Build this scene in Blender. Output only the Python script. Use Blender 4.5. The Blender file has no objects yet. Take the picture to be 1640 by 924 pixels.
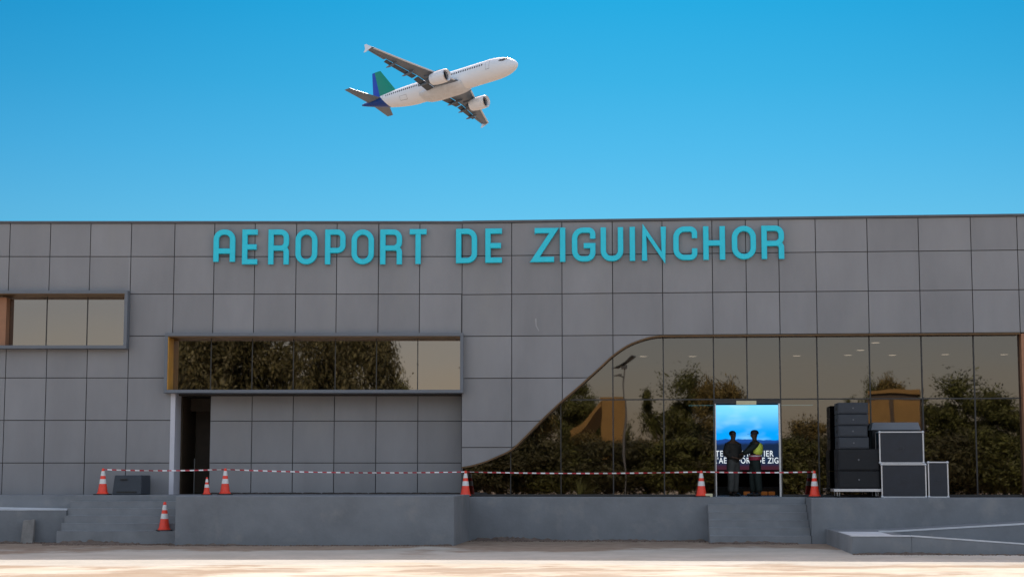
import bpy, bmesh, math, random
from math import sin, cos, tan, radians, pi, atan, sqrt, floor
from mathutils import Vector, Matrix
random.seed(7)
S = bpy.context.scene
COL = S.collection
# ------------------------------------------------------------------ camera
FPX = 2700.0; PITCH = atan(300/FPX); EYE = 1.67
cam = bpy.data.cameras.new('camera'); camo = bpy.data.objects.new('camera', cam); COL.objects.link(camo)
cam.sensor_width = 36; cam.lens = FPX/1640*36; cam.clip_start = 0.1; cam.clip_end = 9000
camo.location = (0, 0, EYE); camo.rotation_euler = (pi/2+PITCH, 0, 0)
S.camera = camo
# ------------------------------------------------------------------ world
SUN_EL = radians(38.5); SUN_AZ = radians(4)
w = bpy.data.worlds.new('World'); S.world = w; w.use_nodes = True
nt = w.node_tree; nt.nodes.clear()
def N(nt, t, **k):
    n = nt.nodes.new(t)
    for a, b in k.items(): setattr(n, a, b)
    return n
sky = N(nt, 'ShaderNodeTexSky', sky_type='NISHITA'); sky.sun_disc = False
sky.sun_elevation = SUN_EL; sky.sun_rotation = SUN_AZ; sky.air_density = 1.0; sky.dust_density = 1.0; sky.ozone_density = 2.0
tc = N(nt, 'ShaderNodeTexCoord'); sp = N(nt, 'ShaderNodeSeparateXYZ'); nt.links.new(tc.outputs['Generated'], sp.inputs[0])
# clear saturated air low in the north, pale dusty air to the south (behind the camera)
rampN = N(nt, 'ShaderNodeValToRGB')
SKYN = [(0.0, (.05,.18,.255)), (0.15, (.048,.179,.255)), (0.19, (.031,.169,.25)), (0.23, (.0175,.157,.238)), (0.277, (.0073,.143,.229)), (0.33, (.0075,.14,.23)), (.46, (1.5,1.1,.80)), (1.0, (1.75,1.2,.82))]  # overhead end brightened as added fill for the shaded wall and ground
SKYS = [(0.0, (.45,.36,.33)), (.10, (.45,.36,.33)), (.26, (1.7,1.25,.92)), (1.0, (1.75,1.2,.82))]  # upper end brightened as fill in the same way
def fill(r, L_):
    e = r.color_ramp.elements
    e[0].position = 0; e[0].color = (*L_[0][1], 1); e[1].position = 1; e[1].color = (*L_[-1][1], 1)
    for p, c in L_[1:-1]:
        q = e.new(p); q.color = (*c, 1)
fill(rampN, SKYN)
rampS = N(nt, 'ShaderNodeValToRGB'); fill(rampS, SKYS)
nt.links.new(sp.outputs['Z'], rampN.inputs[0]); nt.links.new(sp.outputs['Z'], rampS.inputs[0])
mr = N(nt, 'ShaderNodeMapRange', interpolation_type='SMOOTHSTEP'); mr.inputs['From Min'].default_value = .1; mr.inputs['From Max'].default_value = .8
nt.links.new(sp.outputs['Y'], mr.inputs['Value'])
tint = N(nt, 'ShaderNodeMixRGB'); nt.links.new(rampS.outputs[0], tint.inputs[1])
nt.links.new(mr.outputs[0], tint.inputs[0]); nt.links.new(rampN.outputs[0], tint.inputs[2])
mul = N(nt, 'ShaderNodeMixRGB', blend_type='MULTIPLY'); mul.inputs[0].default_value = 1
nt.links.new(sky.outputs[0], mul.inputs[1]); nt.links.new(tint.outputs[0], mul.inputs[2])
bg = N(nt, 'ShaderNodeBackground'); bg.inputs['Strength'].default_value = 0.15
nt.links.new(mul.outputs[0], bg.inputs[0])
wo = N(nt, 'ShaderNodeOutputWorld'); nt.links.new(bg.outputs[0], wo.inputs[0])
# ------------------------------------------------------------------ sun
sl = bpy.data.lights.new('sun', 'SUN'); sl.energy = 2.4; sl.angle = radians(.53); sl.color = (1, .93, .83)
so = bpy.data.objects.new('sun', sl); COL.objects.link(so); so.location = (0, 60, 60)
so.rotation_euler = (-(pi/2-SUN_EL), 0, -SUN_AZ)
vs = S.view_settings; vs.view_transform = 'Standard'; vs.look = 'None'; vs.exposure = 1.0; vs.gamma = 1; vs.use_curve_mapping = False
S.render.engine = 'CYCLES'; S.render.filter_size = 1.7
S.cycles.max_bounces = 8; S.cycles.transparent_max_bounces = 24; S.cycles.glossy_bounces = 4
# ------------------------------------------------------------------ helpers: the two wings of the facade meet at a shallow angle
Y0 = 45.0; ANG = radians(4.8); CA, SA = cos(ANG), sin(ANG)
def ray(px, py):
    d = Vector(((px-820)/FPX, cos(PITCH), sin(PITCH))) + Vector((0, -sin(PITCH), cos(PITCH)))*((462-py)/FPX)
    return d
def L(px, py, v=0.0):
    d = ray(px, py); t = (Y0+v)/d.y; return (d.x*t, EYE+d.z*t)
OX = L(739.5, 600)[0]
def R(px, py, v=0.0):
    d = ray(px, py); n = Vector((SA, CA, 0)); o = Vector((OX, Y0, 0)) + n*v
    t = n.dot(o)/n.dot(d); p = d*t; return ((p-Vector((OX, Y0, 0))).dot(Vector((CA, -SA, 0))), EYE+p.z)
def WL(p): return Vector((p[0], Y0+p[1], p[2]))
def WR(p): return Vector((OX+p[0]*CA+p[1]*SA, Y0-p[0]*SA+p[1]*CA, p[2]))
def ident(p): return Vector(p)
def back(px, py, dist, wing='R'):
    """where a thing standing behind the camera at y=-dist is, when the glass shows it at px,py"""
    n = Vector((SA, CA, 0)) if wing == 'R' else Vector((0, 1, 0)); v = .28 if wing == 'R' else .4
    o = Vector((OX, Y0, 0)) + n*v; c = Vector((0, 0, EYE)); d = ray(px, py)
    t = n.dot(o-c)/n.dot(d); h = c+d*t; r = d-2*n.dot(d)*n
    s = (-dist-h.y)/r.y; q = h+r*s; return q
def tag(o, label=None, cat=None, group=None, kind=None):
    if label: o['label'] = label
    if cat: o['category'] = cat
    if group: o['group'] = group
    if kind: o['kind'] = kind
    return o
def empty(name, loc=(0,0,0), rz=0, **k):
    o = bpy.data.objects.new(name, None); COL.objects.link(o); o.location = loc; o.rotation_euler = (0,0,rz); o.empty_display_size = .3
    return tag(o, **k)
class MB:
    def __init__(s, tf=None): s.v = []; s.f = []; s.m = []; s.tf = tf or ident
    def add(s, vs, fs, mi=0):
        b = len(s.v); s.v += [s.tf(p) for p in vs]
        for f in fs: s.f.append([b+i for i in f]); s.m.append(mi)
        return s
    def box(s, x0, x1, y0, y1, z0, z1, mi=0):
        return s.add([(x0,y0,z0),(x1,y0,z0),(x1,y1,z0),(x0,y1,z0),(x0,y0,z1),(x1,y0,z1),(x1,y1,z1),(x0,y1,z1)],
              [(0,3,2,1),(4,5,6,7),(0,1,5,4),(1,2,6,5),(2,3,7,6),(3,0,4,7)], mi)
    def prism(s, poly, axis, a, b, mi=0):
        """poly = list of 2D points in the plane without axis; extruded a..b along axis"""
        def P(q, t):
            return {'x': (t, q[0], q[1]), 'y': (q[0], t, q[1]), 'z': (q[0], q[1], t)}[axis]
        n = len(poly)
        fs = [list(range(n)), [n+i for i in reversed(range(n))]] + [(i, n+i, n+(i+1) % n, (i+1) % n) for i in range(n)]
        return s.add([P(q, a) for q in poly]+[P(q, b) for q in poly], fs, mi)
    def tube(s, p, q, r0, r1=None, n=8, mi=0, cap=True):
        p = Vector(p); q = Vector(q); r1 = r0 if r1 is None else r1; d = (q-p).normalized()
        a = d.orthogonal().normalized(); b = d.cross(a)
        vs = [p+(a*cos(2*pi*i/n)+b*sin(2*pi*i/n))*r0 for i in range(n)]+[q+(a*cos(2*pi*i/n)+b*sin(2*pi*i/n))*r1 for i in range(n)]
        fs = [(i, (i+1) % n, n+(i+1) % n, n+i) for i in range(n)]
        if cap: fs += [list(reversed(range(n))), [n+i for i in range(n)]]
        return s.add(vs, fs, mi)
    def loft(s, rings, cap=True, mi=0):
        n = len(rings[0]); vs = [p for r in rings for p in r]; fs = []
        for k in range(len(rings)-1):
            for i in range(n): fs.append((k*n+i, k*n+(i+1) % n, (k+1)*n+(i+1) % n, (k+1)*n+i))
        if cap: fs += [list(reversed(range(n))), [(len(rings)-1)*n+i for i in range(n)]]
        return s.add(vs, fs, mi)
    def lathe(s, prof, c=(0,0,0), axis='z', n=24, mi=0, cap=True):
        rings = []
        for r, h in prof:
            ring = []
            for i in range(n):
                a = 2*pi*i/n; u, v = r*cos(a), r*sin(a)
                q = {'z': (u, v, h), 'x': (h, u, v), 'y': (u, h, v)}[axis]
                ring.append((c[0]+q[0], c[1]+q[1], c[2]+q[2]))
            rings.append(ring)
        return s.loft(rings, cap, mi)
    def ball(s, c, r, n=10, mi=0, sc=(1,1,1)):
        rings = []
        for k in range(1, n//2+4):
            a = pi*k/(n//2+4)
            rings.append([(c[0]+r*sc[0]*sin(a)*cos(2*pi*i/n), c[1]+r*sc[1]*sin(a)*sin(2*pi*i/n), c[2]+r*sc[2]*cos(a)) for i in range(n)])
        return s.loft(rings, True, mi)
    def build(s, name, mat, parent=None, smooth=False, bevel=0, **k):
        me = bpy.data.meshes.new(name); me.from_pydata([tuple(p) for p in s.v], [], s.f)
        mats = mat if isinstance(mat, (list, tuple)) else [mat]
        for m in mats: me.materials.append(m)
        if len(mats) > 1:
            for p, mi in zip(me.polygons, s.m): p.material_index = mi
        bm = bmesh.new(); bm.from_mesh(me); bmesh.ops.recalc_face_normals(bm, faces=bm.faces[:]); bm.to_mesh(me); bm.free()
        if smooth:
            for p in me.polygons: p.use_smooth = True
            if smooth != 'all': me.set_sharp_from_angle(angle=radians(38))
        o = bpy.data.objects.new(name, me); COL.objects.link(o)
        if parent: o.parent = parent
        if bevel:
            b = o.modifiers.new('bevel', 'BEVEL'); b.width = bevel; b.segments = 2; b.limit_method = 'ANGLE'
        return tag(o, **k)
# ------------------------------------------------------------------ materials
def mat(name, base, rough=.6, metal=0, var=.12, scale=3.0, bump=0, bscale=30, island=0, emit=None, es=0, stretch=(1,1,1), spec=.5, stain=None, coat=0):
    m = bpy.data.materials.new(name); m.use_nodes = True; t = m.node_tree; b = t.nodes['Principled BSDF']
    b.inputs['Roughness'].default_value = rough; b.inputs['Metallic'].default_value = metal; b.inputs['Specular IOR Level'].default_value = spec
    b.inputs['Coat Weight'].default_value = coat
    co = N(t, 'ShaderNodeTexCoord'); mp = N(t, 'ShaderNodeMapping'); mp.inputs['Scale'].default_value = stretch
    t.links.new(co.outputs['Object'], mp.inputs[0])
    no = N(t, 'ShaderNodeTexNoise'); no.inputs['Scale'].default_value = scale; no.inputs['Detail'].default_value = 7; no.inputs['Roughness'].default_value = .6
    t.links.new(mp.outputs[0], no.inputs[0])
    r = N(t, 'ShaderNodeMapRange'); r.inputs['From Min'].default_value = .3; r.inputs['From Max'].default_value = .7
    r.inputs['To Min'].default_value = 1-var; r.inputs['To Max'].default_value = 1+var; t.links.new(no.outputs[0], r.inputs[0])
    fac = r.outputs[0]
    if island:
        g = N(t, 'ShaderNodeNewGeometry'); r2 = N(t, 'ShaderNodeMapRange'); r2.inputs['To Min'].default_value = 1-island; r2.inputs['To Max'].default_value = 1+island
        t.links.new(g.outputs['Random Per Island'], r2.inputs[0]); mm = N(t, 'ShaderNodeMath', operation='MULTIPLY')
        t.links.new(fac, mm.inputs[0]); t.links.new(r2.outputs[0], mm.inputs[1]); fac = mm.outputs[0]
    mx = N(t, 'ShaderNodeVectorMath', operation='SCALE'); mx.inputs[0].default_value = base; t.links.new(fac, mx.inputs['Scale'])
    cout = mx.outputs[0]
    if stain:
        n2 = N(t, 'ShaderNodeTexNoise'); n2.inputs['Scale'].default_value = stain[1]; n2.inputs['Detail'].default_value = 8; n2.inputs['Roughness'].default_value = .65
        t.links.new(mp.outputs[0], n2.inputs[0])
        r3 = N(t, 'ShaderNodeMapRange'); r3.inputs['From Min'].default_value = stain[2]; r3.inputs['From Max'].default_value = stain[2]+.16; r3.inputs['To Max'].default_value = stain[3]
        t.links.new(n2.outputs[0], r3.inputs[0]); mi = N(t, 'ShaderNodeMixRGB'); mi.inputs[2].default_value = (*stain[0], 1)
        t.links.new(r3.outputs[0], mi.inputs[0]); t.links.new(cout, mi.inputs[1]); cout = mi.outputs[0]
    t.links.new(cout, b.inputs['Base Color'])
    if bump:
        bn = N(t, 'ShaderNodeTexNoise'); bn.inputs['Scale'].default_value = bscale; bn.inputs['Detail'].default_value = 5; t.links.new(mp.outputs[0], bn.inputs[0])
        bu = N(t, 'ShaderNodeBump'); bu.inputs['Strength'].default_value = bump; bu.inputs['Distance'].default_value = .02
        t.links.new(bn.outputs[0], bu.inputs['Height']); t.links.new(bu.outputs[0], b.inputs['Normal'])
    if emit:
        b.inputs['Emission Color'].default_value = (*emit, 1); b.inputs['Emission Strength'].default_value = es
    return m
M = {}
M['panel'] = mat('panel', (.248,.248,.262), .42, .0, .10, 1.1, .12, 1.3, island=.07, stretch=(1,1,.35), stain=((.27,.265,.26), .8, .54, .45))
M['panel_dark'] = mat('panel_gap', (.075,.075,.08), .8)
M['frame_blue'] = mat('frame_paint', (.145,.162,.19), .45, 0, .06, 2)
M['cap'] = mat('cap', (.10,.10,.11), .5)
M['bronze'] = mat('bronze_shaded_orange', (.15,.08,.025), .45, .0, .2, 3)
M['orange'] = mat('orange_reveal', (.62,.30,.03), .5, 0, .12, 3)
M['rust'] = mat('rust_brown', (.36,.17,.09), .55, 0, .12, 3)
M['mullion'] = mat('mullion', (.022,.022,.024), .4)
M['jamb'] = mat('jamb_paint', (.60,.60,.66), .5, 0, .05, 2)
M['alu'] = mat('aluminium', (.55,.56,.58), .35, .6, .08, 8)
M['plaster'] = mat('plaster', (.205,.218,.236), .8, 0, .14, 1.2, .35, 14, stain=((.29,.285,.28), 1.5, .55, .6))
M['tread'] = mat('tread', (.225,.235,.25), .75, 0, .14, 2, .3, 20, stain=((.24,.235,.225), 1.6, .56, .5))
M['lit_top'] = mat('lit_top_paint', (.60,.62,.65), .75, 0, .14, 2, .25, 20)  # paler than the plaster: sky light on the tops put into the colour
M['concrete'] = mat('concrete', (.22,.21,.20), .85, 0, .2, 5, .4, 25)
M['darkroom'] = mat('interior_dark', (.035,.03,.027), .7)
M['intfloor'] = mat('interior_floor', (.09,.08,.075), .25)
M['brownwood'] = mat('brown_board', (.075,.052,.033), .5, 0, .2, 3)
M['cone'] = mat('cone_orange', (.97,.065,.03), .45, 0, .10, 12)
M['conewhite'] = mat('cone_white', (.80,.78,.76), .35, 0, .08, 20)
M['black'] = mat('black_rubber', (.02,.02,.02), .6)
M['navy'] = mat('navy_laminate', (.011,.016,.028), .42, 0, .2, 4)
M['slate'] = mat('slate_cabinet', (.026,.034,.048), .5, 0, .15, 5, .2, 60)
M['subblk'] = mat('sub_black', (.007,.008,.011), .7, 0, .2, 5, .2, 60)
M['silver'] = mat('silver_edge', (.62,.63,.66), .3, .5, .06, 10)
M['badge'] = mat('badge_grey', (.13,.135,.15), .4)
M['box'] = mat('box_slate', (.035,.045,.06), .6, 0, .12, 5)
M['cream'] = mat('cream_block', (.62,.58,.38), .7)
M['letter'] = mat('sign_cyan', (.015,.66,.84), .35, 0, .05, 5)
M['dirt'] = mat('dirt', (.17,.125,.10), .95, 0, .35, 5, .6, 20)
M['bark'] = mat('bark', (.10,.075,.055), .9, 0, .25, 6, .5, 20)
M['ochre'] = mat('ochre_wall', (.29,.165,.045), .7, 0, .12, 1.5)
M['palewall'] = mat('pale_wall', (.5,.46,.40), .8, 0, .12, 1)
M['greenmetal'] = mat('pole_grey', (.12,.12,.12), .5)
def leafmat(name, c, v=.45):
    m = mat(name, c, .6, 0, v, 1.1, island=.45, spec=.3)
    return m
M['leaf'] = leafmat('leaf_green', (.085,.088,.022)); M['leaf2'] = leafmat('leaf_olive', (.150,.110,.032)); M['leaf3'] = leafmat('leaf_dark', (.060,.056,.022))
M['palm'] = leafmat('leaf_palm', (.13,.14,.05), .2)
# glass: tinted, mirror coated
def glass(name, refl, tcol, gcol):
    m = bpy.data.materials.new(name); m.use_nodes = True; t = m.node_tree; t.nodes.clear()
    o = N(t, 'ShaderNodeOutputMaterial'); mx = N(t, 'ShaderNodeMixShader'); g = N(t, 'ShaderNodeBsdfGlossy'); tr = N(t, 'ShaderNodeBsdfTransparent')
    mx.inputs[0].default_value = refl; g.inputs['Roughness'].default_value = .013; g.inputs['Color'].default_value = (*gcol, 1); tr.inputs[0].default_value = (*tcol, 1)
    co = N(t, 'ShaderNodeTexCoord'); no = N(t, 'ShaderNodeTexNoise'); no.inputs['Scale'].default_value = .8; no.inputs['Detail'].default_value = 1
    t.links.new(co.outputs['Object'], no.inputs[0]); bu = N(t, 'ShaderNodeBump'); bu.inputs['Strength'].default_value = .14; bu.inputs['Distance'].default_value = .02
    t.links.new(no.outputs[0], bu.inputs['Height']); t.links.new(bu.outputs[0], g.inputs['Normal'])
    t.links.new(tr.outputs[0], mx.inputs[1]); t.links.new(g.outputs[0], mx.inputs[2]); t.links.new(mx.outputs[0], o.inputs[0])
    return m
M['glass'] = glass('tinted_glass', .17, (.17,.14,.11), (1,.925,.875))
M['glassL'] = glass('tinted_glass_bright', .30, (.10,.08,.06), (1,.875,.79))
# ------------------------------------------------------------------ ground
def ground_material():
    m = bpy.data.materials.new('ground'); m.use_nodes = True; t = m.node_tree; b = t.nodes['Principled BSDF']; b.inputs['Roughness'].default_value = .92
    co = N(t, 'ShaderNodeTexCoord'); sx = N(t, 'ShaderNodeSeparateXYZ'); t.links.new(co.outputs['Object'], sx.inputs[0])
    def noise(sc, stretch, det=8, ro=.6):
        mp = N(t, 'ShaderNodeMapping'); mp.inputs['Scale'].default_value = stretch; t.links.new(co.outputs['Object'], mp.inputs[0])
        n = N(t, 'ShaderNodeTexNoise'); n.inputs['Scale'].default_value = sc; n.inputs['Detail'].default_value = det; n.inputs['Roughness'].default_value = ro
        t.links.new(mp.outputs[0], n.inputs[0]); return n.outputs[0]
    def rng(v, a, c, lo=0, hi=1, sm=True):
        r = N(t, 'ShaderNodeMapRange'); r.interpolation_type = 'SMOOTHSTEP' if sm else 'LINEAR'
        for k, x in zip(('From Min','From Max','To Min','To Max'), (a, c, lo, hi)): r.inputs[k].default_value = x
        t.links.new(v, r.inputs[0]); return r.outputs[0]
    def mixc(f, a, c, ac=None):
        x = N(t, 'ShaderNodeMixRGB'); t.links.new(f, x.inputs[0])
        if isinstance(a, tuple): x.inputs[1].default_value = (*a, 1)
        else: t.links.new(a, x.inputs[1])
        if isinstance(c, tuple): x.inputs[2].default_value = (*c, 1)
        else: t.links.new(c, x.inputs[2])
        return x.outputs[0]
    sand = mixc(rng(noise(.35, (1, 1.0, 1)), .38, .62), (.55,.46,.35), (.63,.57,.48))
    sand = mixc(rng(noise(.22, (1, 1.6, 1), 10, .65), .45, .54, 0, .9), sand, (.32,.215,.135))
    sand = mixc(rng(noise(2.2, (.4, 1, 1)), .45, .66, 0, .5), sand, (.42,.36,.29))
    conc = mixc(rng(noise(.6, (1, 1, 1)), .35, .65), (.45,.415,.355), (.54,.50,.44))
    conc = mixc(rng(noise(5, (1, 1, 1)), .4, .7, 0, .4), conc, (.36,.34,.31))
    dirt = mixc(rng(noise(2.5, (1, 1, 1)), .35, .65), (.26,.185,.135), (.36,.275,.205))
    # edge distances warped by noise
    ad = N(t, 'ShaderNodeMath', operation='MULTIPLY_ADD'); t.links.new(noise(.35, (1, 1, 1)), ad.inputs[0]); ad.inputs[1].default_value = 5.0; t.links.new(sx.outputs['Y'], ad.inputs[2])
    fconc = rng(ad.outputs[0], 34.6, 35.4)
    ad2 = N(t, 'ShaderNodeMath', operation='MULTIPLY_ADD'); t.links.new(noise(.28, (1, .7, 1), 9, .62), ad2.inputs[0]); ad2.inputs[1].default_value = 16.0; t.links.new(sx.outputs['Y'], ad2.inputs[2])
    fd = rng(ad2.outputs[0], 45.6, 47.4)
    c = mixc(fconc, sand, conc); c = mixc(fd, c, dirt)
    t.links.new(c, b.inputs['Base Color'])
    bu = N(t, 'ShaderNodeBump'); bu.inputs['Strength'].default_value = .5; bu.inputs['Distance'].default_value = .03
    t.links.new(noise(9, (1,1,1)), bu.inputs['Height']); t.links.new(bu.outputs[0], b.inputs['Normal'])
    return m
g = MB()
xs = [-3000,-600,-120]+[-40+2*i for i in range(41)]+[120,600,3000]; ys = [-3000,-600,-120,-60]+[-30+2*i for i in range(40)]+[120,600,3000]
vv = [(x, y, 0) for y in ys for x in xs]; nx = len(xs)
g.add(vv, [(j*nx+i, j*nx+i+1, (j+1)*nx+i+1, (j+1)*nx+i) for j in range(len(ys)-1) for i in range(nx-1)])
g.build('ground', ground_material(), kind='structure')
# ------------------------------------------------------------------ terminal building
ZT = L(200, 357.8)[1]          # top of the wall
B = empty('terminal_building', (OX, Y0, 0), label='long grey panelled airport terminal with a curved glass front and ribbon windows', cat='building')
def P(o):                      # parent in place (B sits at OX,Y0)
    o.parent = B; o.matrix_parent_inverse = Matrix.Translation((-OX, -Y0, 0)); return o
def part(mb, name, m, **k):
    o = mb.build(name, m, **k)
    return P(o)
ZPL, ZPR = 1.19, 1.13
xL = [L(px, 440)[0] for px in (14, 79, 143.5, 209, 278.6, 342.5, 407.5, 474, 539, 606, 672)]
du = L(606, 440)[0]-L(539, 440)[0]
xL = [xL[0]-du*k for k in range(12, 0, -1)] + xL + [OX]
zL = [ZPL-.3] + [L(400, y)[1] for y in (741, 672.8, 605, 538, 471, 411)] + [ZT]
def sub(rects, hole):
    out = []
    for (a, b, c, d) in rects:
        e0, e1, e2, e3 = hole
        if e1 <= a or e0 >= b or e3 <= c or e2 >= d: out.append((a, b, c, d)); continue
        x0, x1 = max(a, e0), min(b, e1)
        if a < e0: out.append((a, e0, c, d))
        if b > e1: out.append((e1, b, c, d))
        if c < e2: out.append((x0, x1, c, e2))
        if d > e3: out.append((x0, x1, e3, d))
    return out
GAP = .011
def clad_rects(mb, xs, zs, holes, v0=0, th=.035):
    for i in range(len(xs)-1):
        for j in range(len(zs)-1):
            cell = (xs[i], xs[i+1], zs[j], zs[j+1]); rs = [cell]
            for h in holes: rs = sub(rs, h)
            ti = random.uniform(-.0025, .0025)
            for (a, b, c, d) in rs:
                a2 = a+GAP if abs(a-cell[0]) < 1e-6 else a; b2 = b-GAP if abs(b-cell[1]) < 1e-6 else b
                c2 = c+GAP if abs(c-cell[2]) < 1e-6 else c; d2 = d-GAP if abs(d-cell[3]) < 1e-6 else d
                if b2-a2 < .02 or d2-c2 < .02: continue
                mb.add([(a2, v0+ti, c2), (b2, v0-ti, c2), (b2, v0-ti, d2), (a2, v0+ti, d2), (a2, v0+th, c2), (b2, v0+th, c2), (b2, v0+th, d2), (a2, v0+th, d2)],
                       [(0,1,2,3), (4,7,6,5), (0,4,5,1), (1,5,6,2), (2,6,7,3), (3,7,4,0)])
def flat_rects(mb, box, holes, v0, v1):
    rs = [box]
    for h in holes: rs = sub(rs, h)
    for (a, b, c, d) in rs: mb.box(a, b, v0, v1, c, d)
# left wing openings
w1 = (L(266, 580)[0], OX-.02, L(400, 625)[1], L(400, 536)[1])
rec = (L(272, 700)[0], OX-.01, ZPL-.3, L(400, 627)[1])
w2 = (L(-330, 500)[0], L(204, 500)[0], L(100, 556)[1], L(100, 468)[1])
lw = MB(WL); clad_rects(lw, xL, zL, [w1, rec, w2]); part(lw, 'wall_cladding', M['panel'])
lb = MB(WL); flat_rects(lb, (xL[0], OX, ZPL-.3, ZT-.01), [w1, rec, w2], .04, .30); part(lb, 'wall_core', M['panel_dark'])
# recessed wall below the ribbon window
VR = .72
xr = [L(px, 700, VR)[0] for px in (336, 403, 469, 535, 602, 669)] + [OX+.02]
zr = [ZPL, L(400, 741, VR)[1], L(400, 674, VR)[1], rec[3]+.2]
rw = MB(WL); clad_rects(rw, xr, zr, [], VR); part(rw, 'recessed_cladding', M['panel'])
mb = MB(WL); mb.box(xr[0], OX+.02, VR+.04, VR+.24, ZPL-.2, rec[3]+.2); part(mb, 'recessed_core', M['panel_dark'])
mb = MB(WL); mb.box(rec[0]+.003, rec[0]+.125, .0, VR+.1, ZPL-.02, rec[3]-.002); part(mb, 'jamb', M['jamb'])
mb = MB(WL); mb.box(rec[0], OX, .04, VR+.3, rec[3]+.002, rec[3]+.05); part(mb, 'soffit', M['frame_blue'])
# doorway in the recess
dx0 = rec[0]+.127; dx1 = xr[0]
dr = empty('doorway'); P(dr); dr['label'] = 'tall dark doorway standing open under the ribbon window'
def sp_(mb, name, m, par, **k):
    o = mb.build(name, m, **k); o.parent = par; return o
mb = MB(WL); mb.box(dx0, dx1, VR+1.45, VR+1.5, L(300, 655, VR)[1], rec[3]+.2); sp_(mb, 'transom_panel', M['brownwood'], dr)
mb = MB(WL); mb.box(dx0, dx1, 3.0, 3.1, ZPL, 4.6); mb.box(dx0-.1, dx0, VR+.3, 3, ZPL, 4.6); mb.box(dx1, dx1+.1, VR+.3, 3, ZPL, 4.6); mb.box(dx0, dx1, VR+.3, 3, 4.5, 4.6); mb.box(dx0, dx1, VR, 3, ZPL-.1, ZPL-.002)
sp_(mb, 'passage', M['brownwood'], dr)
mb = MB(WL); mb.box(dx0+.34, dx0+.36, VR+.3, VR+.33, ZPL, ZPL+.95); sp_(mb, 'door_bolt', M['greenmetal'], dr)
# ribbon windows: box frames standing proud of the wall
def ribbon(x0, x1, z0, z1, mull, label, orange_left=True):
    root = empty('window'); P(root); root['label'] = label
    T = .085; vf = -.30; vg = .40
    f = MB(WL)
    f.box(x0, x1, vf, .35, z1-T, z1); f.box(x0, x1, vf, .35, z0, z0+T)
    f.box(x0, x0+T, vf+.002, .35, z0+T, z1-T); f.box(x1-T, x1, vf+.002, .35, z0+T, z1-T)
    sp_(f, 'frame', M['frame_blue'], root, bevel=.006)
    r = MB(WL); r.box(x0+T, x1-T, vf+.02, vg, z1-T-.022, z1-T-.002); sp_(r, 'soffit_lining', M['bronze'], root)  # orange lining under the head, its shade put into the dark colour
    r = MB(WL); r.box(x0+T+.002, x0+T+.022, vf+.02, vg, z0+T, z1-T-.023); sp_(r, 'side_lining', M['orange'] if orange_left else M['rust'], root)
    xs = [x0+T]+mull+[x1-T]
    p = MB(WL)
    for a, b in zip(xs[:-1], xs[1:]):
        t1, t2 = random.uniform(-.0008, .0008), random.uniform(-.0008, .0008)
        p.add([(a, vg-t1, z0+T), (b, vg+t1, z0+T), (b, vg+t1+t2, z1-T), (a, vg-t1+t2, z1-T)], [(0,1,2,3)])
    sp_(p, 'pane', M['glassL'], root)
    for x in mull: sp_(MB(WL).box(x-.012, x+.012, vg-.02, vg+.03, z0+T, z1-T), 'mullion', M['mullion'], root)
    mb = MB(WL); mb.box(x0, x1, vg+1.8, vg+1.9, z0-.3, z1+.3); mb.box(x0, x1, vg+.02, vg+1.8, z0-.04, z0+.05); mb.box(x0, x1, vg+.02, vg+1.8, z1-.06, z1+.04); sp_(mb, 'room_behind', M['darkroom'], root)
    return root
x0 = L(263, 580, -.3)[0]; x1 = L(742, 580, -.3)[0]
ribbon(x0, x1, L(500, 629, -.3)[1], L(500, 533, -.3)[1], [L(px, 580, .4)[0] for px in (338, 404, 470, 537, 603, 669)], 'long ribbon window mirroring a big tree, orange reveal at its left end')
x1b = L(203.5, 510, -.3)[0]
ribbon(L(-335, 510, -.3)[0], x1b, L(100, 558, -.3)[1], L(100, 465, -.3)[1], [L(px, 510, .4)[0] for px in (-258, -192, -126, -60, 75, 140)], 'shorter upper ribbon window with plain pale sky in its panes', False)
# brown post inside the left window opening
r = MB(WL); a = L(-3, 510, .1)[0]; b = L(10.5, 510, .1)[0]; r.box(a, b, .05, .38, L(0, 553, -.3)[1], L(0, 474, -.3)[1]); part(r, 'brown_post', M['rust'])
# ---------------- right wing: curved cladding
CP = [(739.5,747.5),(754,745),(775,739),(794,731),(818,719.5),(840,699),(863,675.5),(895,645),(918,625.5),(939,607),(960,588),(980,569.5),(1003,553.5),(1021,545.5),(1042,539.3),(1062,537)]
cp = [R(*p) for p in CP]; zflat = cp[-1][1]
def zc(u):
    if u <= cp[0][0]: return cp[0][1]
    if u >= cp[-1][0]: return zflat
    for i in range(len(cp)-1):
        if cp[i][0] <= u <= cp[i+1][0]:
            p0 = cp[max(i-1, 0)]; p1 = cp[i]; p2 = cp[i+1]; p3 = cp[min(i+2, len(cp)-1)]
            h = p2[0]-p1[0]; t = (u-p1[0])/h
            m1 = (p2[1]-p0[1])/(p2[0]-p0[0]); m2 = (p3[1]-p1[1])/max(p3[0]-p1[0], 1e-6)
            if i+2 >= len(cp): m2 = 0
            return (2*t**3-3*t*t+1)*p1[1]+(t**3-2*t*t+t)*h*m1+(-2*t**3+3*t*t)*p2[1]+(t**3-t*t)*h*m2
pxR = (819.5, 900, 981, 1061, 1141, 1195, 1247.8, 1307, 1390, 1472.5, 1556.5, 1631)
uR = [0.0]+[R(px, 440)[0] for px in pxR]
dR = uR[-2]-uR[-3]; uR += [uR[-1]+dR*k for k in range(1, 9)]
zR = [R(900, y)[1] for y in (755, 716, 674, 605, 537.5, 470.5, 408.5)]+[ZT+.003]
ZTR = zR[-1]
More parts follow.
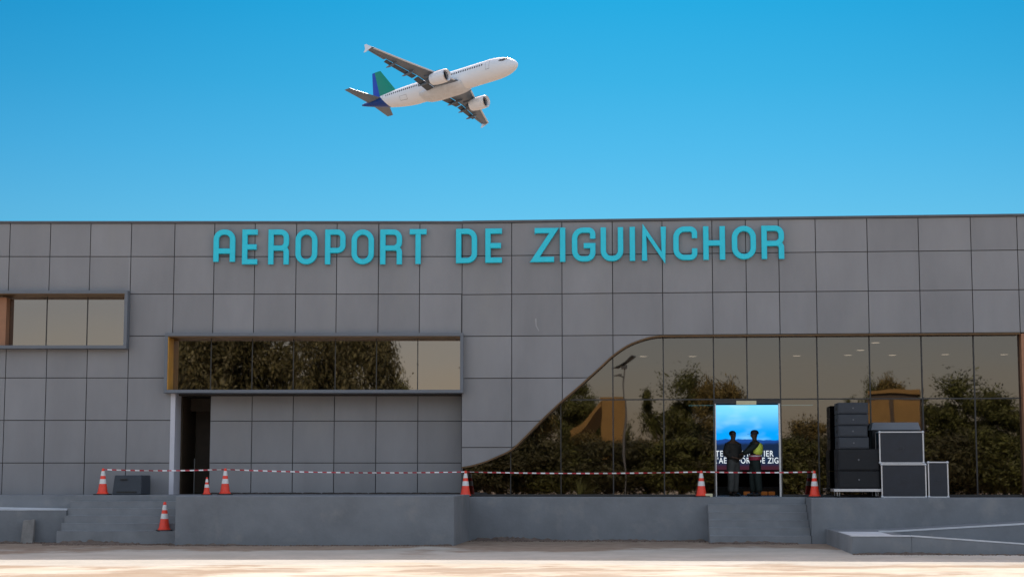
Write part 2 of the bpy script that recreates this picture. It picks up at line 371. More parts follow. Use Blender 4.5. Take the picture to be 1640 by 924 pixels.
def curved(mb, xs, zs, gap, v0, v1, n=14, jit=0):
    for i in range(len(xs)-1):
        for j in range(len(zs)-1):
            a, b, c, d = xs[i]+gap, xs[i+1]-gap, zs[j]+gap, zs[j+1]-gap
            us = [a+(b-a)*k/n for k in range(n+1)]; lo = [max(c, zc(u)+.004) for u in us]
            if min(lo) >= d-.01: continue
            if max(lo) <= c+1e-6: us = [a, b]; lo = [c, c]
            k0 = 0
            while lo[k0] >= d: k0 += 1
            if k0 > 0:   # find crossing
                ua, ub = us[k0-1], us[k0]
                for _ in range(20):
                    um = (ua+ub)/2
                    if zc(um) >= d: ua = um
                    else: ub = um
                us = [ub]+us[k0:]; lo = [d-.002]+lo[k0:]
            k1 = len(lo)
            while lo[k1-1] >= d: k1 -= 1
            if k1 < len(lo):
                ua, ub = us[k1-1], us[k1]
                for _ in range(20):
                    um = (ua+ub)/2
                    if zc(um) >= d: ub = um
                    else: ua = um
                us = us[:k1]+[ua]; lo = lo[:k1]+[d-.002]
            t = random.uniform(-jit, jit); m = len(us)
            if m < 2: continue
            pts = [(us[k], lo[k]) for k in range(m)]+[(us[-1], d), (us[0], d)]
            vv = lambda u: v0+t*((u-a)/(b-a)*2-1)
            nn = len(pts)
            mb.add([(u, vv(u), z) for u, z in pts]+[(u, v1, z) for u, z in pts],
                   [list(range(nn)), [nn+q for q in reversed(range(nn))]]+[(q, nn+q, nn+(q+1) % nn, (q+1) % nn) for q in range(nn)])
mb = MB(WR); curved(mb, uR, zR, GAP, 0, .035, 14, .0025); part(mb, 'curved_wall_cladding', M['panel'])
mb = MB(WR); curved(mb, [0.0, cp[-1][0]+.3, uR[-1]], [zR[0], ZTR-.01], 0, .04, .26, 90); part(mb, 'curved_wall_core', M['panel_dark'])
u_, z_ = R(858, 520); mb = MB(WR); mb.prism([(u_-.02, z_+.16), (u_+.02, z_+.17), (u_+.03, z_-.02), (u_+.10, z_-.16), (u_+.07, z_-.17), (u_-.005, z_-.03)], 'y', -.0045, -.0025); part(mb, 'paint_scuff', mat('paint_scuff', (.33,.33,.34), .5))
# bronze lining following the curve
mb = MB(WR); us = [cp[0][0]+(cp[-1][0]-cp[0][0])*k/80 for k in range(81)]+[R(1634, 540)[0]]
def lining(us, v0, v1, th):
    rings = []
    for u in us:
        z = zc(u)-.002; sl = (zc(u+.01)-zc(u-.01))/.02; nl = sqrt(1+sl*sl); nxx, nz = sl/nl, -1/nl
        rings.append([(u, v0, z), (u+nxx*th, v0, z+nz*th), (u+nxx*th, v1, z+nz*th), (u, v1, z)])
    return rings
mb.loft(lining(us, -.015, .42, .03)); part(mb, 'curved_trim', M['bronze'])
# glass wall
GW = empty('glass_wall'); P(GW); GW['label'] = 'tall mirror glass front mirroring trees and sky, bordered by the sweeping curve'
VG = .30
zb = ZPR+.06; ztr = R(1100, 639.5, VG)[1]
uE = R(1634, 600, VG)[0]
ug = [0.0]+[R(px, 600, VG)[0] for px in (818, 898, 981.5, 1062.5, 1143, 1196.5, 1249.5, 1309, 1393, 1476.5, 1560)]+[uE]
d0, d1, dz = ug[5], ug[7], R(1195, 646, VG)[1]
mb = MB(WR)
for i in range(len(ug)-1):
    a, b = ug[i], ug[i+1]
    for (c, d) in ((zb, ztr), (ztr, 99)):
        if i in (5, 6) and c == zb: continue
        n = 16; us = [a+(b-a)*k/n for k in range(n+1)]
        hi = [min(d, zc(u)+.02) for u in us]
        ks = [k for k in range(n+1) if hi[k] > c+.005]
        if len(ks) < 2: continue
        us = [us[k] for k in ks]; hi = [hi[k] for k in ks]
        t, t2 = random.uniform(-.0011, .0011), random.uniform(-.0008, .0008)
        pts = [(us[0], c), (us[-1], c)]+[(us[k], hi[k]) for k in reversed(range(len(us)))]
        mb.add([(u, VG+t*((u-a)/(b-a)*2-1)+t2*(z-c), z) for u, z in pts], [list(range(len(pts)))])
sp_(mb, 'pane', M['glass'], GW)
for i, u in enumerate(ug[1:-1]):
    i += 1; top = min(zc(u)-.03, 9); lo = zb
    if i == 6: lo = ztr
    w_ = .016 if i > 2 else .012
    if top > lo: sp_(MB(WR).box(u-w_, u+w_, VG-.035, VG+.05, lo, top), 'mullion', M['mullion'], GW)
ucr = 0
while zc(ucr) < ztr+.03: ucr += .02
sp_(MB(WR).box(ucr+.15, uE, VG-.03, VG+.045, ztr-.016, ztr+.016), 'transom', M['mullion'], GW)
for a_, b_ in ((0, d0), (d1, uE)): sp_(MB(WR).box(a_, b_, VG-.04, VG+.055, ZPR+.005, zb), 'sill', M['mullion'], GW)
mb = MB(WR); mb.box(uE, uE+1.6, .05, .32, ZPR, zflat-.01); part(mb, 'brown_end_panel', M['rust'])
mb = MB(WR)
uu = [uE+1.6+1.3*k for k in range(8)]
clad_rects(mb, uu, [ZPR, R(900,716)[1], R(900,674)[1], R(900,605)[1], zflat], [], .05); part(mb, 'end_cladding', M['panel'])
mb = MB(WR); mb.box(uu[0], uu[-1], .09, .3, ZPR, zflat); part(mb, 'end_core', M['panel_dark'])
# entrance door
DO = empty('entrance_door'); P(DO); DO['label'] = 'open glass entrance at the top of the steps with a pale jamb'
mb = MB(WR); mb.box(d0, d1, VG-.05, VG+.10, dz, ztr-.02); sp_(mb, 'door_header', M['mullion'], DO)
mb = MB(WR); ua = R(1179, 643, VG)[0]; ub = R(1211, 643, VG)[0]; mb.box(ua, ub, VG-.075, VG-.052, dz-.03, dz+.07); sp_(mb, 'sensor', M['cream'], DO)
sp_(MB(WR).box(d1-.065, d1-.02, VG-.04, VG+.08, ZPR, dz-.001), 'door_jamb', M['alu'], DO); sp_(MB(WR).box(d0+.018, d0+.045, VG-.03, VG+.06, ZPR, dz-.001), 'door_jamb', M['alu'], DO)
for a_, b_ in ((d0-.95, d0-.02), (d1+.02, d1+.98)): sp_(MB(WR).box(a_, b_, VG+.12, VG+.14, ZPR+.03, dz-.05), 'sliding_leaf', M['glass'], DO)
# parapet caps
mb = MB(WL); mb.box(xL[0]-.1, OX, -.05, .35, ZT, ZT+.055); part(mb, 'parapet_cap', M['cap'])
mb = MB(WR); mb.box(0.004, uR[-1]+.1, -.05, .35, ZTR, ZTR+.06); part(mb, 'parapet_cap', M['cap'])
# roof and outer walls
mb = MB(WL); mb.box(xL[0], OX+2.0, .31, 26, ZT-.6, ZT-.45); part(mb, 'roof', M['concrete'])
mb = MB(WR); mb.box(0, uR[-1], .31, 24, ZTR-.62, ZTR-.47); part(mb, 'roof', M['concrete'])
mb = MB(WL); mb.box(xL[0], xL[0]+.25, .31, 26, 0, ZT-.02); mb.box(xL[0]+.25, OX+2, 25.75, 26, 0, ZT-.02); part(mb, 'outer_wall', M['panel'])
mb = MB(WR); mb.box(uR[-1]-.25, uR[-1], .31, 24, 0, ZTR-.02); mb.box(2.2, uR[-1]-.25, 23.75, 24, 0, ZTR-.02); part(mb, 'outer_wall', M['panel'])
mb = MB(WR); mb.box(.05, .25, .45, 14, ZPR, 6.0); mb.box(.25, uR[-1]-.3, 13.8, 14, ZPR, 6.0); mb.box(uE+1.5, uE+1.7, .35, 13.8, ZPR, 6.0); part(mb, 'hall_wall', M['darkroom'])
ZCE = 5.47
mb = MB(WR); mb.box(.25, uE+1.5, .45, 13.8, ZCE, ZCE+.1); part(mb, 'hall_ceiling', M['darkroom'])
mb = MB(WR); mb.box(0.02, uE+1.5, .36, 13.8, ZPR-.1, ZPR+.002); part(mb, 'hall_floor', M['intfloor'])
def emis(name, col, s):
    m = bpy.data.materials.new(name); m.use_nodes = True; t = m.node_tree; b = t.nodes['Principled BSDF']
    b.inputs['Base Color'].default_value = (*col, 1); b.inputs['Emission Color'].default_value = (*col, 1); b.inputs['Emission Strength'].default_value = s
    return m
M['lamp'] = emis('lamp_disc', (1, .96, .9), 1.1)
places = ('above the left half of the hall', 'over the people in the hall', 'right of the entrance', 'above the speaker stack', 'above the speaker stack', 'nearest to the glass', 'above the silver edged cases', 'right of the cases', 'at the right end of the hall')
lab = ('ceiling downlight glowing behind the leftmost tall pane beside the curve', 'ceiling downlight glowing left of the entrance above the mirrored tree', 'ceiling downlight glowing in the pane just right of the entrance',
 'lower left downlight of the three above the speaker stack', 'middle downlight of the three above the speaker stack', 'topmost downlight of the three above the speaker stack', 'ceiling downlight above the silver edged cases',
 'ceiling downlight in the second pane from the right', 'rightmost ceiling downlight near the brown end panel')
for (px, py), lb_ in zip(((1030,569),(1109,569),(1276,568),(1358,567),(1378,559),(1402,547),(1429,567),(1514,566),(1608,566)), lab):
    d = ray(px, py); t = (ZCE-EYE)/d.z; p = d*t
    r_ = empty('ceiling_light', (p.x, p.y, ZCE), label=lb_, cat='ceiling light', group='downlights in the hall ceiling')
    MB().lathe([(.16, 0), (.19, -.02), (.15, -.035), (.12, -.02)], n=20).build('trim_ring', M['alu'], r_, smooth=True)
    MB().lathe([(.118, -.012), (.118, -.03), (.10, -.04)], n=20).build('lens', M['lamp'], r_)
# ------------------------------------------------------------------ sign lettering
SGN = empty('sign_lettering', (OX, Y0, 0), label='big cyan letters reading AEROPORT DE ZIGUINCHOR along the top of the wall', cat='sign')
def rnd(pts, rad, closed=False, n=7):
    out = []; m = len(pts)
    for i, p in enumerate(pts):
        r = rad[i] if isinstance(rad, (list, tuple)) else rad
        if (not closed and i in (0, m-1)) or r <= 0: out.append(Vector(p)); continue
        p = Vector(p); a = Vector(pts[i-1]); b = Vector(pts[(i+1) % m]); da = (a-p).normalized(); db = (b-p).normalized()
        r = min(r, (a-p).length*.499, (b-p).length*.499)
        A_, B_ = p+da*r, p+db*r
        for k in range(n+1):
            t = k/n; ang = t*pi/2; s_, c_ = sin(ang), cos(ang)
            out.append(p+da*r*(1-s_)+db*r*(1-c_))
    return out
def stroke(mb, pts, w_, v0, v1, closed=False):
    m = len(pts); rings = []
    for i in range(m):
        p = pts[i]
        a = pts[i-1] if (i > 0 or closed) else None; b = pts[(i+1) % m] if (i < m-1 or closed) else None
        d1 = (p-a).normalized() if a is not None else None; d2 = (b-p).normalized() if b is not None else None
        if d1 is None: d1 = d2
        if d2 is None: d2 = d1
        n1 = Vector((-d1.y, d1.x)); n2 = Vector((-d2.y, d2.x)); n_ = (n1+n2)
        n_ = n_.normalized() if n_.length > 1e-4 else n1
        k = 1/max(.42, n_.dot(n1)); h = w_/2*k; c = .014
        l_, r_ = p+n_*h, p-n_*h; li, ri = p+n_*(h-c), p-n_*(h-c)
        rings.append([(l_.x, v1, l_.y), (l_.x, v0+c, l_.y), (li.x, v0, li.y), (ri.x, v0, ri.y), (r_.x, v0+c, r_.y), (r_.x, v1, r_.y)])
    if closed: rings.append(rings[0])
    mb.loft(rings, not closed)
def letter_strokes(ch, W, H):
    r = W*.46; q = []
    if ch == 'A': q = [(rnd([(0,0),(0,H),(W,H),(W,0)], r), 0), (rnd([(0,.36*H),(W,.36*H)], 0), 0)]
    if ch == 'E': q = [(rnd([(W,H),(0,H),(0,0),(W,0)], 0), 0), (rnd([(0,.5*H),(W*.93,.5*H)], 0), 0)]
    if ch == 'R': q = [(rnd([(0,-.07),(0,H+.07)], 0), 0), (rnd([(0,H),(W,H),(W,.46*H),(0,.46*H)], r*.8), 0), (rnd([(.45*W,.46*H),(W,.46*H),(W,-.07)], r*.55), 0)]
    if ch == 'P': q = [(rnd([(0,-.07),(0,H+.07)], 0), 0), (rnd([(0,H),(W,H),(W,.38*H),(0,.38*H)], r*.8), 0)]
    if ch == 'O': q = [(rnd([(0,0),(0,H),(W,H),(W,0)], W*.5, True), 1)]
    if ch == 'D': q = [(rnd([(0,0),(0,H),(W,H),(W,0)], [0,0,r,r], True), 1)]
    if ch == 'T': q = [(rnd([(0,H),(W,H)], 0), 0), (rnd([(W/2,H),(W/2,-.07)], 0), 0)]
    if ch == 'Z': q = [(rnd([(0,H),(W,H),(0,0),(W,0)], 0), 0)]
    if ch == 'I': q = [(rnd([(W/2,-.07),(W/2,H+.07)], 0), 0)]
    if ch == 'G': q = [(rnd([(W,.70*H),(W,H),(0,H),(0,0),(W,0),(W,.46*H),(.5*W,.46*H)], [0,r,r,r,r,0,0]), 0)]
    if ch == 'C': q = [(rnd([(W,.68*H),(W,H),(0,H),(0,0),(W,0),(W,.32*H)], r), 0)]
    if ch == 'U': q = [(rnd([(0,H+.07),(0,0),(W,0),(W,H+.07)], r), 0)]
    if ch == 'N': q = [(rnd([(0,-.07),(0,H),(W,0),(W,H+.07)], 0), 0)]
    if ch == 'H': q = [(rnd([(0,-.07),(0,H+.07)], 0), 0), (rnd([(W,-.07),(W,H+.07)], 0), 0), (rnd([(0,.5*H),(W,.5*H)], 0), 0)]
    return q
LT = [('A',341,377),('E',387,417),('R',429,463),('O',472.5,508.5),('P',520,553.5),('O',562.5,599),('R',608.5,644),('T',651.5,687.5),('D',730,764),('E',777,808),
      ('Z',852,891.5),('I',896.5,905.5),('G',916,953.5),('U',962,998),('I',1008,1017.5),('N',1028,1066.5),('C',1078.5,1116.5),('H',1126.5,1161),('O',1172.5,1210.5),('R',1220,1255.5)]
SW = .145
for ch, a, b in LT:
    yt = 367.5 + (361-367.5)*max(0, (a-600))/620; yb = 423.5+(415-423.5)*max(0, (a-600))/620
    f_, tf = (L, WL) if b < 739 else (R, WR)
    xa, zb_ = f_(a, yb, -.16); xb, zt_ = f_(b, yt, -.16)
    W_, H_ = xb-xa-SW, zt_-zb_-SW
    mb = MB(lambda p, xa=xa, zb_=zb_, tf=tf: tf((p[0]+xa+SW/2, p[1], p[2]+zb_+SW/2)))
    for k, (pts, cl) in enumerate(letter_strokes(ch, max(W_, .001), H_)):
        stroke(mb, pts, SW, -.16+.004*k, -.07, bool(cl))
    if ch == 'I': xm, zm = W_/2, 0
    for zz in (.1*H_, .9*H_):   # stand-off pins reaching back to the wall
        mb.tube((W_/2 if ch in 'IT' else 0.0, -.075, zz if ch != 'T' else zz), (W_/2 if ch in 'IT' else 0.0, .01, zz), .015)
    o = mb.build('letter', M['letter'], smooth=False); o.parent = SGN; o.matrix_parent_inverse = Matrix.Translation((-OX, -Y0, 0))
# ------------------------------------------------------------------ platforms, steps and ramps
XF0, XF1, YF = -8.16, -1.40, 41.2
mb = MB()
mb.prism([(XF0, YF), (XF1, YF), (XF1+.285, 44.62), (XF1+.285, 46.5), (XF0, 46.5)], 'z', -.1, ZPL)
mb.build('raised_platform', M['plaster'], bevel=.02, label='deep grey painted platform standing out in front of the ribbon window wall', cat='platform')
mb = MB(); mb.box(-40, XF0-.003, 43.45, 46.5, -.1, ZPL-.003); mb.build('raised_platform', M['plaster'], bevel=.02, label='grey painted platform behind the left steps under the upper window', cat='platform')
uS0 = R(1133, 796, -.45)[0]; uS1 = R(1290, 796, -.45)[0]
mb = MB(WR); mb.box(.12, uS1+.002, -.45, .36, -.1, ZPR); mb.build('raised_platform', M['plaster'], bevel=.02, label='narrow grey platform ledge along the foot of the curved glass', cat='platform')
mb = MB(WR); mb.box(uS1+.006, 30, -1.95, .36, -.1, ZPR-.002); mb.build('raised_platform', M['plaster'], bevel=.02, label='grey platform carrying the speakers and cases right of the entrance steps', cat='platform')
# right steps
mb = MB(WR)
pts = [(-.456, -.05), (-.456, ZPR-.19)]
n = 6; rz = ZPR/n
prof = [(-.454, -.05)]
for k in range(1, n): prof += [(-.454-.3*(k-1), ZPR-rz*k), (-.454-.3*k, ZPR-rz*k)]
prof += [(-.454-.3*(n-1), -.05)]
mb.prism(prof, 'x', uS0, uS1-.002); o = mb.build('entrance_steps', M['tread'], bevel=.012, label='flight of grey steps leading up to the open glass entrance', cat='steps')
M['lit_nosing'] = mat('lit_nosing', (.42,.44,.46), .7, 0, .2, 4)  # pale tread edges: the light they catch is put into the colour
for k in range(1, n):
    q_ = MB(WR).box(uS0+.01, uS1-.012, -.454-.3*k-.004, -.454-.3*k+.035, ZPR-rz*k+.001, ZPR-rz*k+.005).build('lit_nosing', M['lit_nosing']); q_.parent = o
# left steps
XS0 = L(92, 840, 42.0-Y0)[0]
lv = [.32, .50, .68, .86, 1.03]; yf = [41.93, 42.35, 42.62, 42.89, 43.16]
prof = [(43.444, -.05), (43.444, 1.03)]
prof = [(43.444, -.05), (43.444, lv[4])]
for k in (4, 3, 2, 1, 0):
    prof.append((yf[k], lv[k])); prof.append((yf[k], lv[k-1] if k > 0 else -.05))
mb = MB(); mb.prism(prof, 'x', XS0, XF0-.004); o = mb.build('side_steps', M['tread'], bevel=.012, label='wide low flight of grey steps at the left with a cone on its bottom step', cat='steps')
for k in range(5):
    q_ = MB().box(XS0+.01, XF0-.015, yf[k]-.004, yf[k]+.035, lv[k]+.001, lv[k]+.005).build('lit_nosing', M['lit_nosing']); q_.parent = o
# left ramp block
XR1 = XS0-.004
mb = MB()
yA, yB = 42.8, 44.3
zf = .81
mb.add([(-30,yA,-.05),(XR1,yA,-.05),(XR1,43.444,-.05),(-30,43.444,-.05),(-30,yA,zf),(XR1,yA,zf),(XR1,43.444,zf+.02),(-30,43.444,1.18)],
       [(0,3,2,1),(4,5,6,7),(0,1,5,4),(1,2,6,5),(2,3,7,6),(3,0,4,7)])
mb.build('ramp', M['plaster'], bevel=.015, label='low grey ramp block at the left edge rising beside the left steps', cat='ramp')
mb = MB(); mb.add([(-30,yA-.008,zf+.002),(XR1+.006,yA-.008,zf+.002),(XR1+.006,43.44,zf+.022),(-30,43.44,1.182),(-30,yA-.008,zf+.02),(XR1+.006,yA-.008,zf+.02),(XR1+.006,43.44,zf+.04),(-30,43.44,1.20)], [(0,3,2,1),(4,5,6,7),(0,1,5,4),(1,2,6,5),(2,3,7,6),(3,0,4,7)])
o = mb.build('lit_ramp_sheet', M['lit_top'], bevel=.006)
o.name = 'lit_ramp_top'; o.parent = [q for q in bpy.data.objects if q.name == 'ramp'][0]  # thin pale sheet added to paint the skylit ramp top
# right switchback ramp
vF = -7.55
uA = R(1365, 870, vF)[0]; uB = R(1460, 860, vF)[0]
vM = -4.6; zl = .375
RR = empty('ramp', tuple(WR((uA, vF, 0))), label='low grey switchback ramp in front of the right platform, splitting into two slopes', cat='ramp')
def RP(mb, name, m, **k):
    o = mb.build(name, m, **k); o.parent = RR; q = WR((uA, vF, 0)); o.matrix_parent_inverse = Matrix.Translation(-q); return o
mb = MB(WR); mb.box(uA, uB, vF, -1.954, -.1, zl); RP(mb, 'landing', M['plaster'], bevel=.012)
mb = MB(WR); uL = uB+9.0; zlo = zl-.072*9*.62
mb.prism([(uB+.002, -.1), (uL, -.1), (uL, -.09), (uB+.002, zl-.17)], 'y', vF+.17, vM-.002); RP(mb, 'lower_slope', M['tread'])
mb = MB(WR); mb.prism([(uB+.002, -.1), (uL, -.1), (uL, .02), (uB+3.2, zl-.22), (uB+.002, zl-.001)], 'y', vF, vF+.168); RP(mb, 'kerb_wall', M['plaster'], bevel=.008)
mb = MB(WR); mb.prism([(uB+.002, zl+.002), (uB+3.2, zl-.217), (uB+3.2, zl-.19), (uB+.002, zl+.03)], 'y', vF-.012, vF+.18); RP(mb, 'kerb_cap', M['lit_top'])
mb = MB(WR); mb.prism([(uB+.002, -.1), (uL+2, -.1), (uL+2, ZPR-.1), (uB+.002, zl-.001)], 'y', vM, -1.954); RP(mb, 'upper_slope', M['plaster'], bevel=.01)
mb = MB(WR); mb.prism([(uB-.3, zl+.001), (uB, zl+.001), (uL+2, ZPR-.098), (uL+2, ZPR-.06), (uB, zl+.035), (uB-.3, zl+.035)], 'y', vM-.012, vM+.16); RP(mb, 'kerb_cap', M['lit_top'])
mb = MB(WR); mb.box(uA-.01, uB+.0, vF-.012, vF+.3, zl+.002, zl+.022); RP(mb, 'landing_edge', M['lit_top'])
mb = MB(WR); mb.box(uA+.02, uB-.31, vF+.302, vM-.02, zl+.001, zl+.012); RP(mb, 'lit_landing_top', M['lit_top'])  # pale sheet painting the skylit top of the landing
# soil heaped along the foot of the walls
def dirt_strip(name, pts, wid, h, label):
    mb = MB(); n = len(pts)
    V = []; F = []
    rows = 6
    rs = random.Random(len(label))
    line = []
    for (p, q) in zip(pts[:-1], pts[1:]):
        p = Vector(p); q = Vector(q); m_ = max(2, int((q-p).length/.07))
        for k in range(m_): line.append((p.lerp(q, k/m_), (q-p).normalized()))
    for i, (p, d) in enumerate(line):
        nrm = Vector((d.y, -d.x)); s = .5+.5*sin(i*.11)*sin(i*.037+1)+rs.uniform(-.15, .15)
        for j in range(rows):
            t = j/(rows-1); r_ = wid*(.35+.8*max(s, 0))*t
            z = h*(1-t)**1.5*max(.1, s)*rs.uniform(.6, 1.3)-.006 if j < rows-1 else -.01
            V.append((p.x+nrm.x*(r_+rs.uniform(-.02, .02)), p.y+nrm.y*(r_+rs.uniform(-.02, .02)), z))
    for i in range(len(line)-1):
        for j in range(rows-1): F.append((i*rows+j, (i+1)*rows+j, (i+1)*rows+j+1, i*rows+j+1))
    mb.add(V, F)
    for k in range(260):
        p, d = rs.choice(line); nrm = Vector((d.y, -d.x)); q = p+nrm*rs.uniform(.05, wid*1.3); r_ = rs.uniform(.008, .035)
        mb.ball((q.x, q.y, r_*.3), r_, 5, sc=(1, 1, .7))
    return mb.build(name, M['dirt'], label=label, cat='soil', kind='stuff')
w2d = lambda u, v: tuple(WR((u, v, 0)))[:2]
dirt_strip('soil', [w2d(.35, -.46), w2d(uS0-.02, -.46)], .55, .10, 'loose brown soil along the foot of the narrow ledge')
dirt_strip('soil', [w2d(uS0, -1.96), w2d(uS1-.3, -1.96)], .3, .06, 'scattered soil in front of the entrance steps')
dirt_strip('soil', [(XS0-.2, 41.92), (XF0+.1, 41.92)], .4, .10, 'loose brown soil below the left steps')
dirt_strip('soil', [(XF0-.1, YF-.01), (XF1, YF-.01)], .22, .05, 'thin line of soil at the foot of the deep platform')
dirt_strip('soil', [(-14, yA-.01), (XR1, yA-.01)], .3, .06, 'soil along the foot of the left ramp')
dirt_strip('soil', [w2d(uA, vF-.01), w2d(uA+6, vF-.01)], .3, .05, 'soil along the front of the right ramp')
mb = MB(); rs = random.Random(4)
for k in range(420):
    x = rs.uniform(xr[0]+.0, OX-.1); r_ = rs.uniform(.01, .03); r_ *= 1.7; mb.ball((x, 45+VR-rs.uniform(.03, .2)-abs(rs.gauss(0, .12)), ZPL+r_*.3), r_, 5, sc=(1.8, 1, .7))
M['debris'] = mat('debris', (.055,.045,.04), .95, 0, .4, 8)
mb.build('debris', M['debris'], label='line of dark debris on the deep platform against the recessed wall', cat='debris', kind='stuff')
# ------------------------------------------------------------------ traffic cones
def make_cone(h=.68):
    root = empty('traffic_cone')
    b = MB(); s = .19
    b.prism([(-s,-s+.04),(-s+.04,-s),(s-.04,-s),(s,-s+.04),(s,s-.04),(s-.04,s),(-s+.04,s),(-s,s-.04)], 'z', 0, .028)
    b.build('base', M['black'], root, bevel=.006)
    def rad(z): return .135-(.135-.030)*z
    c = MB(); c.lathe([(.150, .0281), (.150, .05), (rad(.06), .065), (rad(.42), h*.42), (rad(.985), h*.985), (.022, h)], n=28)
    c.build('body', M['cone'], root, smooth=True)
    for z0, z1 in ((.42, .60), (.72, .90)):
        k = MB(); k.lathe([(rad(z0)+.003, h*z0+.0005), (rad(z1)+.003, h*z1-.0005)], n=28); k.build('reflective_band', M['conewhite'], root, smooth=True)
    return root
proto = make_cone()
def place_tree(proto, loc, rz, sc, label, first, group=None, cat=None):
    if first: r = proto
    else:
        r = proto.copy(); COL.objects.link(r)
        for ch in proto.children:
            c = ch.copy(); COL.objects.link(c); c.parent = r
    r.location = loc; r.rotation_euler = (0, 0, rz); r.scale = sc if isinstance(sc, tuple) else (sc, sc, sc)
    return tag(r, label=label, cat=cat, group=group)
def atz(px, py, z):
    d = ray(px, py); t = (z-EYE)/d.z; return d*t
def onL(px, y): return ((px-820)/FPX*(y*cos(PITCH)**0), y)
cones = []
def cx(px, y): return (px-820)/FPX*y*1.0
ck = 1.003
spots = [((cx(171, 43.72)*ck, 43.72, ZPL-.003), 'traffic cone standing left of the dark box above the left steps', 1.0),
 ((cx(365, 43.9)*ck, 43.9, ZPL), 'full size traffic cone right of the dark doorway beside a shorter cone', 1.0),
 ((cx(336, 43.6)*ck, 43.6, ZPL), 'shortest traffic cone, at the right edge of the dark doorway', .66),
 ((cx(270, 42.14)*ck, 42.14, .32), 'traffic cone on the bottom step of the left flight', 1.05),
 (tuple(WR((R(745.5, 795, -.21)[0]+.0, -.215, ZPR))), 'traffic cone at the left end of the curved glass', 1.0),
 (tuple(WR((R(1123.5, 795, -.21)[0], -.215, ZPR))), 'traffic cone left of the entrance steps by a pale block', 1.0),
 (tuple(WR((R(1303, 795, -.45)[0]+.03, -.45, ZPR-.002))), 'traffic cone right of the entrance steps near the speaker stack', 1.0)]
for i, (loc, lb_, sc) in enumerate(spots):
    place_tree(proto, loc, random.uniform(-.3, .3), sc, lb_, i == 0, 'orange and white traffic cones', 'traffic cone')
# barrier tape
def tape_mat():
    m = mat('barrier_tape', (.8,.8,.8), .4, 0, .05); t = m.node_tree; b = t.nodes['Principled BSDF']
    co = N(t, 'ShaderNodeTexCoord'); sx = N(t, 'ShaderNodeSeparateXYZ'); t.links.new(co.outputs['Object'], sx.inputs[0])
    f1 = N(t, 'ShaderNodeMath', operation='MULTIPLY'); f1.inputs[1].default_value = 4.3; t.links.new(sx.outputs['X'], f1.inputs[0])
    f2 = N(t, 'ShaderNodeMath', operation='ADD'); t.links.new(f1.outputs[0], f2.inputs[0]); t.links.new(sx.outputs['Z'], f2.inputs[1])
    f3 = N(t, 'ShaderNodeMath', operation='FRACT'); t.links.new(f2.outputs[0], f3.inputs[0]); f4 = N(t, 'ShaderNodeMath', operation='GREATER_THAN'); f4.inputs[1].default_value = .5; t.links.new(f3.outputs[0], f4.inputs[0])
    mx = N(t, 'ShaderNodeMixRGB'); mx.inputs[1].default_value = (.85,.83,.83,1); mx.inputs[2].default_value = (.50,.03,.05,1); t.links.new(f4.outputs[0], mx.inputs[0]); t.links.new(mx.outputs[0], b.inputs['Base Color'])
    return m
M['tape'] = tape_mat()
def tape(a, b, sag, label):
    a = Vector(a); b = Vector(b); n = 90; V = []; F = []; w_ = .034; rs = random.Random(int(abs(a.x)*100))
    ph = rs.uniform(0, 6)
    for k in range(n+1):
        t = k/n; p = a.lerp(b, t)+Vector((0, 0, -4*sag*t*(1-t))); tw = .5*sin(t*9+ph)+.35*sin(t*23+ph)
        d = Vector((0, sin(tw), cos(tw)))*w_/2
        V += [tuple(p+d+Vector((0, .0008, 0))), tuple(p-d+Vector((0, .0008, 0))), tuple(p-d), tuple(p+d)]
    F = [(4*k+j, 4*k+(j+1) % 4, 4*k+4+(j+1) % 4, 4*k+4+j) for k in range(n) for j in range(4)]+[(0,3,2,1),(4*n,4*n+1,4*n+2,4*n+3)]
    mb = MB(); mb.add(V, F); mb.build('barrier_tape', M['tape'], label=label, cat='barrier tape', group='red and white tape strung between the cones')
top = lambda i, dz=0: Vector(spots[i][0])+Vector((0, -.036, .62*spots[i][2]+.03+dz))
tape(top(0)+Vector((.04,0,.0)), top(1)-Vector((.04,0,0)), .03, 'red and white tape passing the dark box and doorway')
tape(top(1)+Vector((.04,0,0)), top(4)-Vector((.03,0,0)), .05, 'red and white tape across the recessed wall')
tape(top(4)+Vector((.04,0,0)), top(5)-Vector((.03,0,0)), .04, 'red and white tape in front of the curved glass')
tape(top(5)+Vector((.04,0,0)), top(6)-Vector((.03,0,0)), .02, 'red and white tape across the top of the entrance steps')
# dark box by the left steps
q0 = cx(184, 43.62); q1 = cx(229, 43.62)
mb = MB(); h = .50; b_ = .10
mb.add([(q0, 43.62, ZPL), (q1+.02, 43.62, ZPL), (q1+.02, 44.75, ZPL), (q0, 44.75, ZPL), (q0+.05, 43.66, ZPL+h), (q1+.02, 43.66, ZPL+h), (q1+.02, 44.72, ZPL+h), (q0+.05, 44.72, ZPL+h)],
       [(0,3,2,1),(4,5,6,7),(0,1,5,4),(1,2,6,5),(2,3,7,6),(3,0,4,7)])
root = empty('equipment_box', (0,0,0), label='dark slate box sitting on the platform between a cone and the doorway', cat='box')
mb.build('cabinet', M['box'], root, bevel=.02)
MB().box(q0+.12, q1-.10, 43.60, 43.617, ZPL+.06, ZPL+.09).build('vent_slot', M['black'], root); MB().box(q0+.2, q0+.38, 43.60, 43.63, ZPL+.38, ZPL+.41).build('handle', M['black'], root)
